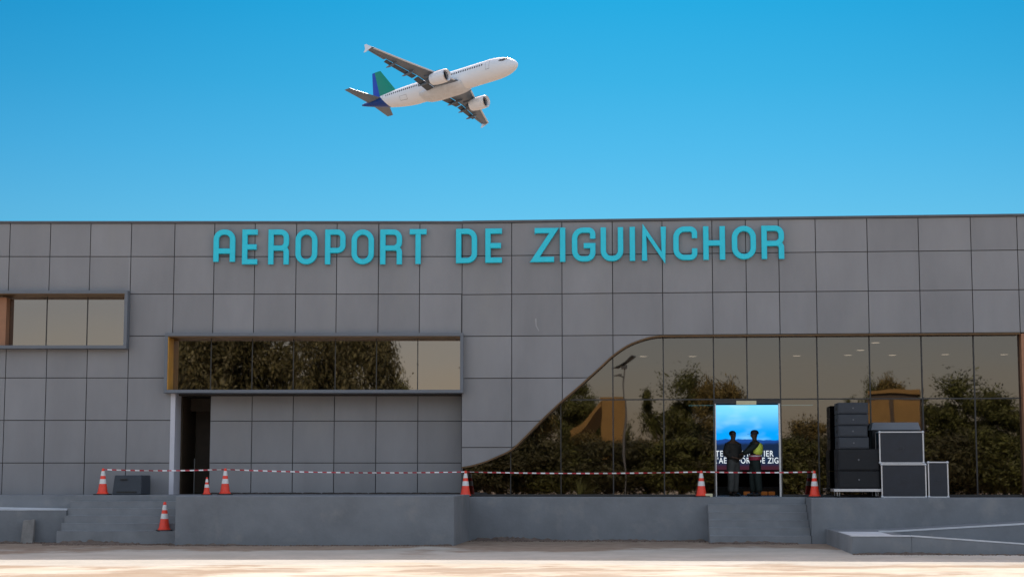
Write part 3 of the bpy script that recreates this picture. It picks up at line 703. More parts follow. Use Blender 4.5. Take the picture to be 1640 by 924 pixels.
# concrete stub leaning on the left ramp
mb = MB(); xa, xb = cx(41, 42.5), cx(60.5, 42.5)
mb.add([(xa,42.45,-.02),(xb,42.45,-.02),(xb,42.65,-.02),(xa,42.65,-.02),(xa+.02,42.58,.57),(xb,42.60,.60),(xb-.01,42.74,.60),(xa+.03,42.72,.57)],
       [(0,3,2,1),(4,5,6,7),(0,1,5,4),(1,2,6,5),(2,3,7,6),(3,0,4,7)])
mb.build('concrete_stub', M['concrete'], bevel=.02, label='short broken concrete slab leaning against the left ramp', cat='concrete slab')
mb = MB(WR); u_ = R(1135.5, 793, -.2)[0]; mb.box(u_-.10, u_+.09, -.32, -.14, ZPR, ZPR+.085); mb.build('cream_block', M['cream'], bevel=.01, label='small pale yellow block beside the cone left of the entrance', cat='block')
# ------------------------------------------------------------------ speakers and flight cases
ZB = ZPR-.002
def RE(px, v): return R(px, 790, v)[0]
def loc(u, v, z): return tuple(WR((u, v, z)))
def make_sub(u0, u1, v, dep, z0, z1, name, mtl, label, cat, group):
    r_ = empty(name, loc((u0+u1)/2, v, z0), -ANG, label=label, cat=cat, group=group)
    W, H = (u1-u0)/2, z1-z0
    MB().box(-W, W, .02, dep, .004, H-.004).build('cabinet', mtl, r_, bevel=.012)
    g_ = MB(); g_.box(-W+.03, W-.03, -.002, .018, .035, H-.035); g_.build('grille', mtl, r_, bevel=.004)
    MB().lathe([(.022, -.004), (.022, -.012), (.016, -.014)], (0, 0, H/2), 'y', 16).build('badge', M['badge'], r_)
    for s in (-1, 1): MB().box(s*(W+.001)-.004, s*(W+.001)+.004, dep*.35, dep*.65, H*.35, H*.62).build('handle', M['black'], r_)
    return r_
vs_ = -1.15
zz = lambda py, v: R(1370, py, v)[1]
# silver trolley
u0, u1 = RE(1336, vs_), RE(1413, vs_)
tz = zz(782.5, vs_); zt0 = zz(787, vs_)
tr = empty('trolley', loc((u0+u1)/2, vs_, ZB), -ANG, label='low silver wheeled trolley under the two big black speakers', cat='trolley')
W = (u1-u0)/2
MB().box(-W, W, 0, .92, zt0-ZB, tz-ZB).build('deck', M['silver'], tr, bevel=.006)
for sx_ in (-W+.12, W-.12):
    for sy_ in (.10, .80):
        k = MB(); k.lathe([(.03, -.018), (.042, -.014), (.042, .014), (.03, .018)], (sx_, sy_, .043), 'x', 18); w_ = k.build('wheel', M['black'], tr, smooth=True)
        k = MB(); k.box(sx_-.03, sx_-.022, sy_-.03, sy_+.03, .04, zt0-ZB-.001); k.box(sx_+.022, sx_+.03, sy_-.03, sy_+.03, .04, zt0-ZB-.001); k.build('fork', M['silver'], tr)
u0, u1 = RE(1343, vs_), RE(1410, vs_)
za, zb2, zc2 = tz+.003, zz(753.5, vs_), zz(718.5, vs_)
make_sub(u0, u1, vs_, .9, za, zb2-.003, 'bass_speaker', M['subblk'], 'lower of the two wide black speakers, resting on the silver trolley', 'speaker', 'wide black bass speakers')
make_sub(u0, u1, vs_, .9, zb2, zc2-.003, 'bass_speaker', M['subblk'], 'upper of the two wide black speakers under the slate speaker boxes', 'speaker', 'wide black bass speakers')
u0, u1 = RE(1345, vs_), RE(1394, vs_)
ys_ = [718.5, 699.5, 681, 662.5, 644]
ll = ['bottom slate speaker box of the stack, resting on the wide black speakers', 'second slate speaker box from the bottom of the stack', 'third slate speaker box from the bottom of the stack', 'topmost slate speaker box of the tall stack']
for i in range(4):
    za, zb3 = zz(ys_[i], vs_), zz(ys_[i+1], vs_)
    r_ = make_sub(u0, u1-(.03 if i < 2 else .0)*i, vs_+.03, .85, za, zb3-.002, 'array_speaker', M['slate'], ll[i], 'speaker', 'slate speaker boxes stacked on the black ones')
def make_case(u0, u1, z0, z1, v, dep, label, mtl=None, latch=True):
    r_ = empty('flight_case', loc((u0+u1)/2, v, z0), -ANG, label=label, cat='flight case', group='flight cases right of the speaker stack')
    W, H = (u1-u0)/2, z1-z0; e_ = .032
    MB().box(-W+.012, W-.012, .012, dep-.012, .012, H-.012).build('shell', mtl or M['navy'], r_)
    k = MB()
    for y_ in (0, dep-e_):
        k.box(-W, W, y_, y_+e_, 0, e_); k.box(-W, W, y_, y_+e_, H-e_, H)
        k.box(-W, -W+e_, y_, y_+e_, e_, H-e_); k.box(W-e_, W, y_, y_+e_, e_, H-e_)
    for x_ in (-W, W-e_):
        k.box(x_, x_+e_, e_, dep-e_, 0, e_); k.box(x_, x_+e_, e_, dep-e_, H-e_, H)
    k.build('edging', M['silver'], r_, bevel=.005)
    for sx_ in (-1, 1):
        for zc_ in (0.02, H-.02):
            MB().ball((sx_*(W-.02), .02, zc_), .038, 10).build('corner_ball', M['silver'], r_, smooth=True)
    if latch:
        MB().box(-.055, .055, .004, .0118, H*.5-.045, H*.5+.045).build('latch', M['navy'], r_, bevel=.004)
    return r_
vc = -1.25
yz = lambda py, v: R(1447, py, v)[1]
make_case(RE(1412, vc), RE(1484.5, vc), ZB, yz(742.5, vc), vc, .8, 'wide silver edged navy case on the platform, below another of its size')
make_case(RE(1410, vc), RE(1482, vc), yz(742, vc), yz(690.5, vc), vc+.02, .75, 'silver edged navy case on top of the wide case')
make_case(RE(1487, vc), RE(1520, vc), ZB, yz(739, vc), vc, .7, 'narrow upright silver edged navy case, rightmost of the cases')
r_ = empty('tall_case', loc(RE(1437, -.4), -.42, ZB), -ANG, label='blue grey lidded case showing above and behind the upper silver edged case', cat='case')
W = (RE(1478, -.4)-RE(1398, -.4))/2; Ht = R(1437, 683, -.4)[1]-ZB
MB().box(-W+.03, W-.03, .0, .55, 0, Ht-.09).build('shell', M['subblk'], r_, bevel=.01)
mb = MB(); mb.add([(-W,-.02,Ht-.088),(W,-.02,Ht-.088),(W,.57,Ht-.088),(-W,.57,Ht-.088),(-W+.05,.03,Ht+.11),(W-.05,.03,Ht+.11),(W-.05,.53,Ht+.11),(-W+.05,.53,Ht+.11)],
       [(0,3,2,1),(4,5,6,7),(0,1,5,4),(1,2,6,5),(2,3,7,6),(3,0,4,7)]); mb.build('lid', M['frame_blue'], r_, bevel=.008)
# ------------------------------------------------------------------ LED screen in the hall
VS = 5.6
su0, sz0 = R(1104, 752, VS); su1, sz1 = R(1302, 648, VS)
SCR = empty('video_screen', loc((su0+su1)/2, VS, ZPR), -ANG, label='large lit screen inside the hall showing blue sky, hills and a welcome text', cat='screen')
W = (su1-su0)/2; h0, h1 = sz0-ZPR, sz1-ZPR
def screen_mat():
    m = bpy.data.materials.new('screen_image'); m.use_nodes = True; t = m.node_tree; b = t.nodes['Principled BSDF']; b.inputs['Base Color'].default_value = (.01,.01,.01,1); b.inputs['Roughness'].default_value = .6
    co = N(t, 'ShaderNodeTexCoord'); sx = N(t, 'ShaderNodeSeparateXYZ'); t.links.new(co.outputs['Object'], sx.inputs[0])
    def noise(sc, st, det=5):
        mp = N(t, 'ShaderNodeMapping'); mp.inputs['Scale'].default_value = st; t.links.new(co.outputs['Object'], mp.inputs[0]); n = N(t, 'ShaderNodeTexNoise'); n.inputs['Scale'].default_value = sc; n.inputs['Detail'].default_value = det; t.links.new(mp.outputs[0], n.inputs[0]); return n.outputs[0]
    def M_(op, a, c):
        n = N(t, 'ShaderNodeMath', operation=op)
        for i, x in enumerate((a, c)):
            if isinstance(x, (int, float)): n.inputs[i].default_value = x
            else: t.links.new(x, n.inputs[i])
        return n.outputs[0]
    def rng(v, a, c, lo=0, hi=1):
        r = N(t, 'ShaderNodeMapRange'); r.interpolation_type = 'SMOOTHSTEP'
        for k, x in zip(('From Min','From Max','To Min','To Max'), (a, c, lo, hi)): r.inputs[k].default_value = x
        t.links.new(v, r.inputs[0]); return r.outputs[0]
    def mixc(f, a, c):
        x = N(t, 'ShaderNodeMixRGB'); t.links.new(f, x.inputs[0])
        for i, q in ((1, a), (2, c)):
            if isinstance(q, tuple): x.inputs[i].default_value = (*q, 1)
            else: t.links.new(q, x.inputs[i])
        return x.outputs[0]
    z = sx.outputs['Z']
    zr_ = rng(z, h0+.55*(h1-h0), h1)
    c = mixc(zr_, (.0,.33,.95), (.20,.68,1.0))
    c = mixc(rng(noise(1.0, (1,1,2.2), 2), .45, .75, 0, .6), c, (.40,.75,.95))
    hz = M_('SUBTRACT', z, M_('MULTIPLY', noise(.8, (1,0,0)), .5))
    c = mixc(rng(hz, h0+.33*(h1-h0), h0+.35*(h1-h0)), (.012,.06,.26), c)
    hz2 = M_('SUBTRACT', z, M_('MULTIPLY', noise(1.7, (1,1,0)), .3))
    c = mixc(rng(hz2, h0+.30*(h1-h0), h0+.36*(h1-h0)), (.008,.02,.055), c)
    c = mixc(rng(z, h0+.06, h0+.2), (.045,.012,.022), c)
    t.links.new(c, b.inputs['Emission Color']); b.inputs['Emission Strength'].default_value = .58
    return m
MB().box(-W-.03, W+.03, .03, .15, h0-.03, h1+.03).build('housing', M['black'], SCR)
o = MB().box(-W, W, .0, .028, h0, h1).build('display', screen_mat(), SCR)
M['txt'] = emis('screen_text', (.82,.9,.95), .42)
def text_mesh(s, name, m, size, x0, z, width, y=-.008, parent=None):
    cu = bpy.data.curves.new(name, 'FONT'); cu.body = s; cu.size = size; cu.offset = size*.014; cu.space_character = 1.12; cu.extrude = .002
    ob = bpy.data.objects.new('tmp_text', cu); COL.objects.link(ob); bpy.context.view_layer.update()
    me = bpy.data.meshes.new_from_object(ob.evaluated_get(bpy.context.evaluated_depsgraph_get()))
    COL.objects.unlink(ob); bpy.data.objects.remove(ob); bpy.data.curves.remove(cu)
    xs = [v.co.x for v in me.vertices]; a, b = min(xs), max(xs); k = width/(b-a)
    for v in me.vertices: v.co = Vector((x0+(v.co.x-a)*k, y-v.co.z, z+v.co.y))
    me.name = name; me.materials.clear(); me.materials.append(m); o = bpy.data.objects.new(name, me); COL.objects.link(o); o.parent = parent; return o
uc = (su0+su1)/2
ta, tzz = R(1126.5, 730.5, VS); tb = R(1239, 730, VS)[0]
text_mesh('VISITE DU CHANTIER', 'caption', M['txt'], .24, ta-uc, tzz-ZPR, tb-ta, parent=SCR)
tb = R(1299, 740, VS)[0]; tzz = R(1200, 741.5, VS)[1]
text_mesh("DE L'AÉROPORT DE ZIGUINCHOR", 'caption', M['txt'], .24, ta-uc, tzz-ZPR, tb-ta, parent=SCR)
st = empty('low_stage', loc(uc, VS-.9, ZPR), -ANG, label='low dark stage with orange fronted flower boxes below the lit screen', cat='stage')
MB().box(-W-.4, W+.4, 0, 1.6, 0.004, .22).build('deck', M['black'], st)
M['oran'] = emis('orange_glow_paint', (.6,.20,.04), .06)  # no lamp in the flower boxes: a faint glow is put into their colour
rs = random.Random(3)
for px in (1196, 1224, 1236):
    u_ = R(px, 785, VS-1.0)[0]-uc; MB().box(u_-.09, u_+.09, -.14, -.01, .0, .10).build('flower_box', M['oran'], st, bevel=.02)
# ------------------------------------------------------------------ people
def skin(name, pts, edges, root_i, m, parent, sub=2, tf=None):
    me = bpy.data.meshes.new(name); me.from_pydata([p[0] for p in pts], edges, [])
    o = bpy.data.objects.new(name, me); COL.objects.link(o)
    md = o.modifiers.new('skin', 'SKIN'); md.use_smooth_shade = True
    sv = me.skin_vertices[0].data
    for i, p in enumerate(pts):
        r = p[1]; sv[i].radius = (r, r) if isinstance(r, (int, float)) else r; sv[i].use_root = (i == root_i)
    s2 = o.modifiers.new('sub', 'SUBSURF'); s2.levels = sub; s2.render_levels = sub
    bpy.context.view_layer.update()
    me2 = bpy.data.meshes.new_from_object(o.evaluated_get(bpy.context.evaluated_depsgraph_get()))
    o.modifiers.clear(); o.data = me2; me2.name = name; me2.materials.clear(); me2.materials.append(m)
    for p in me2.polygons: p.use_smooth = True
    o.parent = parent; return o
M['skin'] = mat('skin_dark', (.075,.042,.028), .55, 0, .08, 8)
M['robe'] = mat('robe_cloth', (.030,.030,.028), .9, 0, .2, 6)
M['greytr'] = mat('grey_trousers', (.075,.078,.075), .9, 0, .15, 6)
M['darkcl'] = mat('dark_uniform', (.012,.022,.020), .85, 0, .15, 6)
M['hivis'] = mat('hivis_yellow', (.80,.95,.12), .6, 0, .1, 8)
M['redbag'] = mat('red_cloth', (.35,.03,.07), .7, 0, .1, 8)
M['whitec'] = mat('white_cloth', (.7,.7,.75), .7, 0, .1, 8)
M['navycap'] = mat('navy_cap', (.012,.016,.035), .7)
M['shoe'] = mat('shoe', (.012,.011,.010), .4)
def person(loc_, rz, arms, label, style):
    """facing local -Y. arms: (elbow, wrist) for each side as positions"""
    root = empty('person', loc_, rz, label=label, cat='person')
    pts = []; ed = []
    def P_(p, r): pts.append((p, r)); return len(pts)-1
    pel = P_((0,0,.96), (.15,.105)); sp1 = P_((0,.0,1.12), (.135,.095)); ch = P_((0,.0,1.30), (.16,.11)); nk0 = P_((0,.005,1.44), (.085,.075)); nk = P_((0,0,1.50), .052)
    hd0 = P_((0,-.015,1.575), (.066,.075)); hd1 = P_((0,-.005,1.645), (.077,.094)); hd2 = P_((0,.0,1.70), (.065,.08))
    ed += [(pel,sp1),(sp1,ch),(ch,nk0),(nk0,nk),(nk,hd0),(hd0,hd1),(hd1,hd2)]
    for s, (el, wr, hn) in zip((-1, 1), arms):
        sh = P_((s*.185, .0, 1.40), .055); a = P_(el, .042); b = P_(wr, .028); c = P_(hn, (.034,.018))
        ed += [(nk0, sh), (sh, a), (a, b), (b, c)]
        d = (Vector(hn)-Vector(wr)).normalized(); sd = d.cross(Vector((0, 0, 1)) if abs(d.z) < .8 else Vector((0, 1, 0))).normalized(); dn = d.cross(sd)
        for k, (off, ln) in enumerate(((-.027,.062), (-.009,.074), (.009,.070), (.027,.055))):
            b0 = P_(tuple(Vector(hn)+sd*off+d*.02), .0095); b1 = P_(tuple(Vector(hn)+sd*off*1.1+d*(.02+ln*.55)+dn*.008), .0085); b2 = P_(tuple(Vector(hn)+sd*off*1.1+d*(.02+ln)+dn*.028), .007)
            ed += [(c, b0), (b0, b1), (b1, b2)]
        t0 = P_(tuple(Vector(hn)-sd*.035*s-d*.01+dn*.012), .0105); t1 = P_(tuple(Vector(hn)-sd*.055*s+d*.03+dn*.022), .009); ed += [(c, t0), (t0, t1)]
    for s, fy in ((-1, -.03), (1, .05)):
        hp = P_((s*.095, 0, .90), .09); kn = P_((s*.11, fy-.015, .50), .058); ak = P_((s*.12, fy+.02, .09), .038); he = P_((s*.12, fy+.03, .045), .036); to = P_((s*.135, fy-.15, .03), (.04,.026))
        ed += [(pel, hp), (hp, kn), (kn, ak), (ak, he), (he, to)]
    body = skin('body', pts, ed, 0, M['skin'], root)
    # face: nose, ears, eyes, mouth joined to the body mesh
    bm = bmesh.new(); bm.from_mesh(body.data)
    def blob(c, r, sc):
        v = bmesh.ops.create_icosphere(bm, subdivisions=2, radius=r)['verts']
        for q in v: q.co = Vector((q.co.x*sc[0]+c[0], q.co.y*sc[1]+c[1], q.co.z*sc[2]+c[2]))
    blob((0, -.098, 1.618), .016, (.9,1.2,1.5)); blob((-.078, 0, 1.625), .02, (.4,.8,1.4)); blob((.078, 0, 1.625), .02, (.4,.8,1.4)); blob((0, -.088, 1.580), .02, (1.2,.5,.35))
    blob((-.03, -.086, 1.642), .011, (1.2,.6,.7)); blob((.03, -.086, 1.642), .011, (1.2,.6,.7))
    bm.to_mesh(body.data); bm.free()
    rm = body.modifiers.new('remesh', 'REMESH'); rm.mode = 'VOXEL'; rm.voxel_size = .0075; rm.use_smooth_shade = True
    bpy.context.view_layer.update(); me3 = bpy.data.meshes.new_from_object(body.evaluated_get(bpy.context.evaluated_depsgraph_get())); body.modifiers.clear(); body.data = me3; me3.name = 'body'
    me3.materials.clear(); me3.materials.append(M['skin'])
    for p in me3.polygons: p.use_smooth = True
    # clothes
    def legs(m, grow, name='trousers'):
        p2 = [((0,0,.97), (.165,.12)), ((0,0,1.06), (.155,.112))]; e2 = [(0,1)]
        for s, fy in ((-1, -.03), (1, .05)):
            b = len(p2); p2 += [((s*.097,0,.88), .10+grow), ((s*.11,fy-.01,.50), .075+grow), ((s*.12,fy+.02,.09), .062+grow)]; e2 += [(0,b),(b,b+1),(b+1,b+2)]
        skin(name, p2, e2, 0, m, root)
    def topwear(m, grow, name, sleeves=True, low=.92):
        p2 = [((0,0,low), (.165+grow,.12+grow)), ((0,0,1.12), (.15+grow,.108+grow)), ((0,.0,1.30), (.178+grow,.125+grow)), ((0,.004,1.435), (.10+grow,.085+grow))]; e2 = [(0,1),(1,2),(2,3)]
        if sleeves:
            for s, (el, wr, hn) in zip((-1,1), arms):
                b = len(p2); p2 += [((s*.178,0,1.375), .058+grow*.7), (el, .056+grow), (tuple(Vector(wr).lerp(Vector(el), .12)), .042+grow)]; e2 += [(3,b),(b,b+1),(b+1,b+2)]
        return skin(name, p2, e2, 0, m, root)
    for s, fy in ((-1, -.03), (1, .05)):
        skin('shoe', [((s*.12, fy+.045, .045), .047), ((s*.125, fy-.05, .042), (.05,.04)), ((s*.135, fy-.16, .034), (.042,.03))], [(0,1),(1,2)], 0, M['shoe'], root, 1)
    hair = MB()
    for kk in range(1): hair.ball((0, .012, 1.675), .095, 16, sc=(.9, 1.05, .86))
    if style == 'coat':
        legs(M['greytr'], .02); topwear(M['robe'], .035, 'jacket', low=.78)
        hair.build('hair', M['shoe'], root, smooth='all')
    else:
        legs(M['darkcl'], .02); topwear(M['darkcl'], .02, 'shirt')
        skin('safety_vest', [((0,.03,1.06), (.21,.16)), ((0,.04,1.20), (.225,.17)), ((0,.05,1.34), (.24,.17)), ((0,.035,1.44), (.17,.12))], [(0,1),(1,2),(2,3)], 0, M['hivis'], root)
        cp_ = MB(); cp_.lathe([(.103, 1.655), (.104, 1.68), (.095, 1.73), (.06, 1.762), (.012, 1.772)], n=24); cp_.add([(-.075,-.07,1.664),(.075,-.07,1.664),(.055,-.175,1.655),(-.055,-.175,1.655),(-.075,-.07,1.672),(.075,-.07,1.672),(.055,-.175,1.662),(-.055,-.175,1.662)], [(0,1,2,3),(7,6,5,4),(0,4,5,1),(1,5,6,2),(2,6,7,3),(3,7,4,0)])
        cp_.build('cap', M['navycap'], root, smooth=True)
        bd = MB(); bd.lathe([(.20, .96), (.205, .98), (.205, 1.08), (.195, 1.10)], n=28); o = bd.build('waist_wrap', M['redbag'], root, smooth=True); o.scale = (1, .76, 1)
        bd = MB(); bd.lathe([(.207, 1.055), (.207, 1.085)], n=28); o2 = bd.build('white_stripe', M['whitec'], o, smooth=True)
    return root
fl = ZPR+.004
ua = R(1175, 788, 1.3)[0]; ub = R(1210, 788, 1.2)[0]
person(loc(ua, 1.3, fl), -ANG+pi*.22, [((-.25,.03,1.13), (-.14,-.15,1.03), (-.06,-.19,1.02)), ((.24,.03,1.12), (.15,-.14,1.01), (.07,-.18,1.0))],
       'person in dark jacket and grey trousers standing in the doorway, hands together', 'coat').scale = (1.05, 1.05, 1)
person(loc(ub, 1.2, fl), -ANG-pi*.42, [((-.23,-.16,1.16), (-.06,-.30,1.14), (.02,-.31,1.14)), ((.19,-.23,1.20), (.05,-.34,1.12), (-.03,-.345,1.12))],
       'person in navy cap and yellow safety vest standing with folded arms', 'vest').scale = (1.1, 1.08, 1)
# ------------------------------------------------------------------ airliner
AM = Matrix(((.7955,.60228,.06665,-13.296),(-.59685,.75979,.25786,305.451),(.10466,-.2449,.96388,73.128),(0,0,0,1)))
AP = empty('airliner', label='white twin engine passenger jet climbing, with blue and green tail fin', cat='airplane'); AP.matrix_world = AM
M['awhite'] = mat('aircraft_white', (.73,.80,.88), .28, 0, .03, .6, coat=.3)
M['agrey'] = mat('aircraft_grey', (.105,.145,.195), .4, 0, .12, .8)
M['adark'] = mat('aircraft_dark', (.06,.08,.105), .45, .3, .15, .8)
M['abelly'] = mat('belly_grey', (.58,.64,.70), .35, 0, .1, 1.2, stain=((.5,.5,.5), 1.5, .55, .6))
M['ametal'] = mat('intake_metal', (.6,.6,.62), .25, .8)
M['ablk'] = mat('window_black', (.012,.015,.022), .15)
def livery(name, k, c0, colA, colB, rough=.3):
    m = mat(name, colA, rough, coat=.0, spec=.25); t = m.node_tree; b = t.nodes['Principled BSDF']
    co = N(t, 'ShaderNodeTexCoord'); d = N(t, 'ShaderNodeVectorMath', operation='DOT_PRODUCT'); d.inputs[1].default_value = k; t.links.new(co.outputs['Object'], d.inputs[0])
    g_ = N(t, 'ShaderNodeMath', operation='GREATER_THAN'); g_.inputs[1].default_value = c0; t.links.new(d.outputs['Value'], g_.inputs[0])
    mx = N(t, 'ShaderNodeMixRGB'); mx.inputs[1].default_value = (*colA, 1); mx.inputs[2].default_value = (*colB, 1); t.links.new(g_.outputs[0], mx.inputs[0]); t.links.new(mx.outputs[0], b.inputs['Base Color'])
    return m
# fuselage station t = metres aft of nose; model x = 18 - t
def fus(t):
    Rm = 1.975
    if t < 5.6: q = t/5.6; r = Rm*(1-(1-q)**2.1)**.60; zc_ = -.34*(1-q)**1.6
    elif t < 24: r = Rm; zc_ = 0
    else: q = (t-24)/13.4; r = Rm*(1-q**1.55)*.90+Rm*.10*(1-q)+.17*q; zc_ = 1.12*q**1.35
    return max(r, .02), zc_
def FS(t, ph, off=0):    # ph: 0 = top, positive towards starboard (y negative)
    r, z = fus(t); r += off
    return (18-t, -r*sin(ph), z+r*cos(ph))
ts = [0, .05, .15, .3, .5, .8, 1.2, 1.7, 2.3, 3, 3.8, 4.7, 5.6, 8, 12, 16, 20, 24, 25.5, 27, 28.5, 30, 31.5, 33, 34.5, 35.8, 36.8, 37.4]
mb = MB(); mb.loft([[FS(t, 2*pi*i/40) for i in range(40)] for t in ts])
mb.build('fuselage', livery('fuselage_paint', (1, 0, .9), -13.0, (.0,.045,.25), (.74,.80,.86)), AP, smooth='all')
mb = MB()
rings = []
for k in range(17):
    q = k/16; t = 11.0+11.2*q; s_ = max(.02, (1-(2*q-1)**4)**.5)
    rings.append([(18-t, 2.15*s_**.6*cos(a)*(1 if True else 1), -1.25+ -1.12*s_*sin(a) if sin(a) > 0 else -1.25-.55*s_*sin(a)) for a in [2*pi*i/24 for i in range(24)]])
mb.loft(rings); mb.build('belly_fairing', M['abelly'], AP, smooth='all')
for side in (1, -1):
    mb = MB()
    ph0, ph1 = radians(72), radians(84)
    t = 6.6
    while t < 30.5:
        if not (13.9 < t < 14.1):
            a, b = t, t+.29
            mb.add([FS(a, side*ph0, .012), FS(b, side*ph0, .012), FS(b, side*ph1, .012), FS(a, side*ph1, .012)], [(0,1,2,3)])
        t += .533
    mb.build('cabin_windows', M['ablk'], AP)
    mb = MB()
    for (a0, a1, b0, b1, p0, p1) in ((1.25, 2.10, 1.30, 2.15, 4, 36), (1.45, 2.35, 1.60, 2.50, 40, 60), (1.75, 2.85, 2.15, 3.15, 63, 78)):
        G_ = 5; vs2 = [FS((a0+(b0-a0)*j/G_)+((a1+(b1-a1)*j/G_)-(a0+(b0-a0)*j/G_))*i/G_, side*radians(p0+(p1-p0)*j/G_), .02) for j in range(G_+1) for i in range(G_+1)]
        mb.add(vs2, [(j*(G_+1)+i, j*(G_+1)+i+1, (j+1)*(G_+1)+i+1, (j+1)*(G_+1)+i) for j in range(G_) for i in range(G_)])
    mb.build('cockpit_window', M['ablk'], AP)
    for (t0, t1, p0, p1) in ((5.0, 5.85, 56, 112), (31.2, 32.0, 56, 112), (24.6, 26.4, 112, 140)):
        mb = MB()
        for (a, b, c, d) in ((t0, t0+.035, p0, p1), (t1-.035, t1, p0, p1), (t0, t1, p0, p0+1.1), (t0, t1, p1-1.6, p1)):
            n_ = 6
            for k in range(n_):
                c_, d_ = c+(d-c)*k/n_, c+(d-c)*(k+1)/n_
                mb.add([FS(a, side*radians(c_), .008), FS(b, side*radians(c_), .008), FS(b, side*radians(d_), .008), FS(a, side*radians(d_), .008)], [(0,1,2,3)])
        mb.build('door_outline' if p0 < 100 else 'cargo_door_outline', M['adark'], AP)
def foil(x_le, y, z, c, th, n=12, vert=False):
    up, lo = [], []
    for k in range(n+1):
        q = .5*(1-cos(pi*k/n)); yt = 5*th*c*(.2969*sqrt(q)-.126*q-.3516*q*q+.2843*q**3-.1036*q**4)
        up.append((q, yt)); lo.append((q, -yt*.7))
    pts = up+lo[1:-1][::-1]
    if vert: return [(x_le-q*c, t_, z) for q, t_ in [(a, b if i <= n else b/.7) for i, (a, b) in enumerate(pts)]]
    return [(x_le-q*c, y, z+t_) for q, t_ in pts]
def wing_le(y): # y abs
    return 18-(12.0+(y-1.6)*.51), (6.9-(y-1.6)*.52 if y < 6.4 else 4.4-(y-6.4)*.271), -1.25+(y-1.6)*.085+.05*((y-1.6)/10)**2*4
for s in (1, -1):   # s=1 port (y+), s=-1 starboard
    Y = [0.8, 1.6, 3, 4.7, 6.4, 9, 12, 15, 16.9]
    mb = MB()
    mb.loft([foil(wing_le(y)[0], s*y, wing_le(y)[2], wing_le(y)[1]*.80, .125 if y < 6 else .11) for y in Y])
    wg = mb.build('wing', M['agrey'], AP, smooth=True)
    # flaps just behind the wing box, slightly drooped
    for (ya, yb) in ((2.1, 6.2), (6.6, 12.9)):
        mb = MB(); rg = []
        for k in range(5):
            y = ya+(yb-ya)*k/4; xl, c, z = wing_le(y); x = xl-c*.815; cf = c*.235
            rg.append([(x, s*y, z-.04), (x-cf*.4, s*y, z+.0-.10), (x-cf, s*y, z-.36), (x-cf*.5, s*y, z-.30), (x-.05*cf, s*y, z-.17)])
        mb.loft(rg); mb.build('flap', M['adark'], wg, smooth=True)
    mb = MB(); rg = []
    for k in range(4):
        y = 13.1+3.6*k/3; xl, c, z = wing_le(y); x = xl-c*.80; rg.append([(x, s*y, z+.03), (x-c*.2, s*y, z-.02), (x, s*y, z-.05)])
    mb.loft(rg); mb.build('aileron', M['agrey'], wg)
    mb = MB(); rg = []
    for k in range(9):   # bright slat along the leading edge
        y = 2.4+14.2*k/8; xl, c, z = wing_le(y); rg.append([(xl+.10, s*y, z-.10), (xl+.02, s*y, z+.08), (xl-.30, s*y, z+.17), (xl-.12, s*y, z-.0), (xl-.22, s*y, z-.14)])
    mb.loft(rg); mb.build('slat', M['abelly'], wg, smooth=True)
    for yf_ in (4.3, 8.2, 11.6):
        xl, c, z = wing_le(yf_); mb = MB()
        mb.loft([[(xl-c*.45-L_*q, s*yf_+.20*r_*cos(a), z-.28-.30*q-.30*r_*sin(a)) for a in [2*pi*i/10 for i in range(10)]] for L_ in (c*.45+1.3,) for q, r_ in ((0,.05),(.15,.6),(.4,1),(.7,.85),(.92,.4),(1,.05))])
        mb.build('flap_track_fairing', M['agrey'], wg, smooth='all')
    xl, c, z = wing_le(16.95); mb = MB()
    mb.prism([(xl+.0, z), (xl-1.5, z+.95), (xl-1.95, z+.95), (xl-1.65, z), (xl-1.9, z-.65), (xl-1.5, z-.65)], 'y', s*16.92, s*16.99); mb.build('wingtip_fence', M['awhite'], wg)
    # engine
    en = empty('engine'); en.parent = AP
    cx_, cy_, cz_ = 4.6, s*5.75, -2.15
    k = MB(); k.lathe([(.86, 1.55), (.98, 1.95), (1.06, 2.02), (1.13, 1.93), (1.20, 1.4), (1.22, .4), (1.16, -.6), (1.02, -1.45), (.97, -1.45), (1.05, -.6), (.85, 1.4)], (cx_, cy_, cz_), 'x', 36, cap=False)
    k.v = k.v; k.build('nacelle', M['awhite'], en, smooth=True)
    k = MB(); k.lathe([(.99, 1.90), (1.02, 2.00), (1.07, 2.045), (1.12, 2.00), (1.142, 1.88)], (cx_, cy_, cz_), 'x', 36, cap=False); k.build('intake_lip', M['ametal'], en, smooth=True)
    k = MB(); k.lathe([(.84, 1.2), (.84, 1.25), (.15, 1.3), (.25, 1.35), (.02, 1.75)], (cx_, cy_, cz_), 'x', 28); k.build('fan', M['ablk'], en, smooth=True)
    k = MB(); k.lathe([(.95, -1.2), (.72, -1.5), (.60, -2.3), (.55, -2.3), (.40, -2.3), (.10, -3.0)], (cx_, cy_, cz_), 'x', 28); k.build('exhaust', M['adark'], en, smooth=True)
    k = MB(); k.add([(cx_+.9, cy_-.13, cz_+1.1), (cx_+.9, cy_+.13, cz_+1.1), (cx_-3.4, cy_+.13, cz_+.95), (cx_-3.4, cy_-.13, cz_+.95), (cx_+.2, cy_-.12, cz_+1.55), (cx_+.2, cy_+.12, cz_+1.55), (cx_-3.6, cy_+.12, cz_+1.4), (cx_-3.6, cy_-.12, cz_+1.4)], [(0,1,2,3),(7,6,5,4),(0,4,5,1),(1,5,6,2),(2,6,7,3),(3,7,4,0)]); k.build('pylon', M['agrey'], en)
    # tailplane
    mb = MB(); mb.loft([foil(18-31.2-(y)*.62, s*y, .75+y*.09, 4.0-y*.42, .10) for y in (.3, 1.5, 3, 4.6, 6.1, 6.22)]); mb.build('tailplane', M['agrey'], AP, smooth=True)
mb = MB()
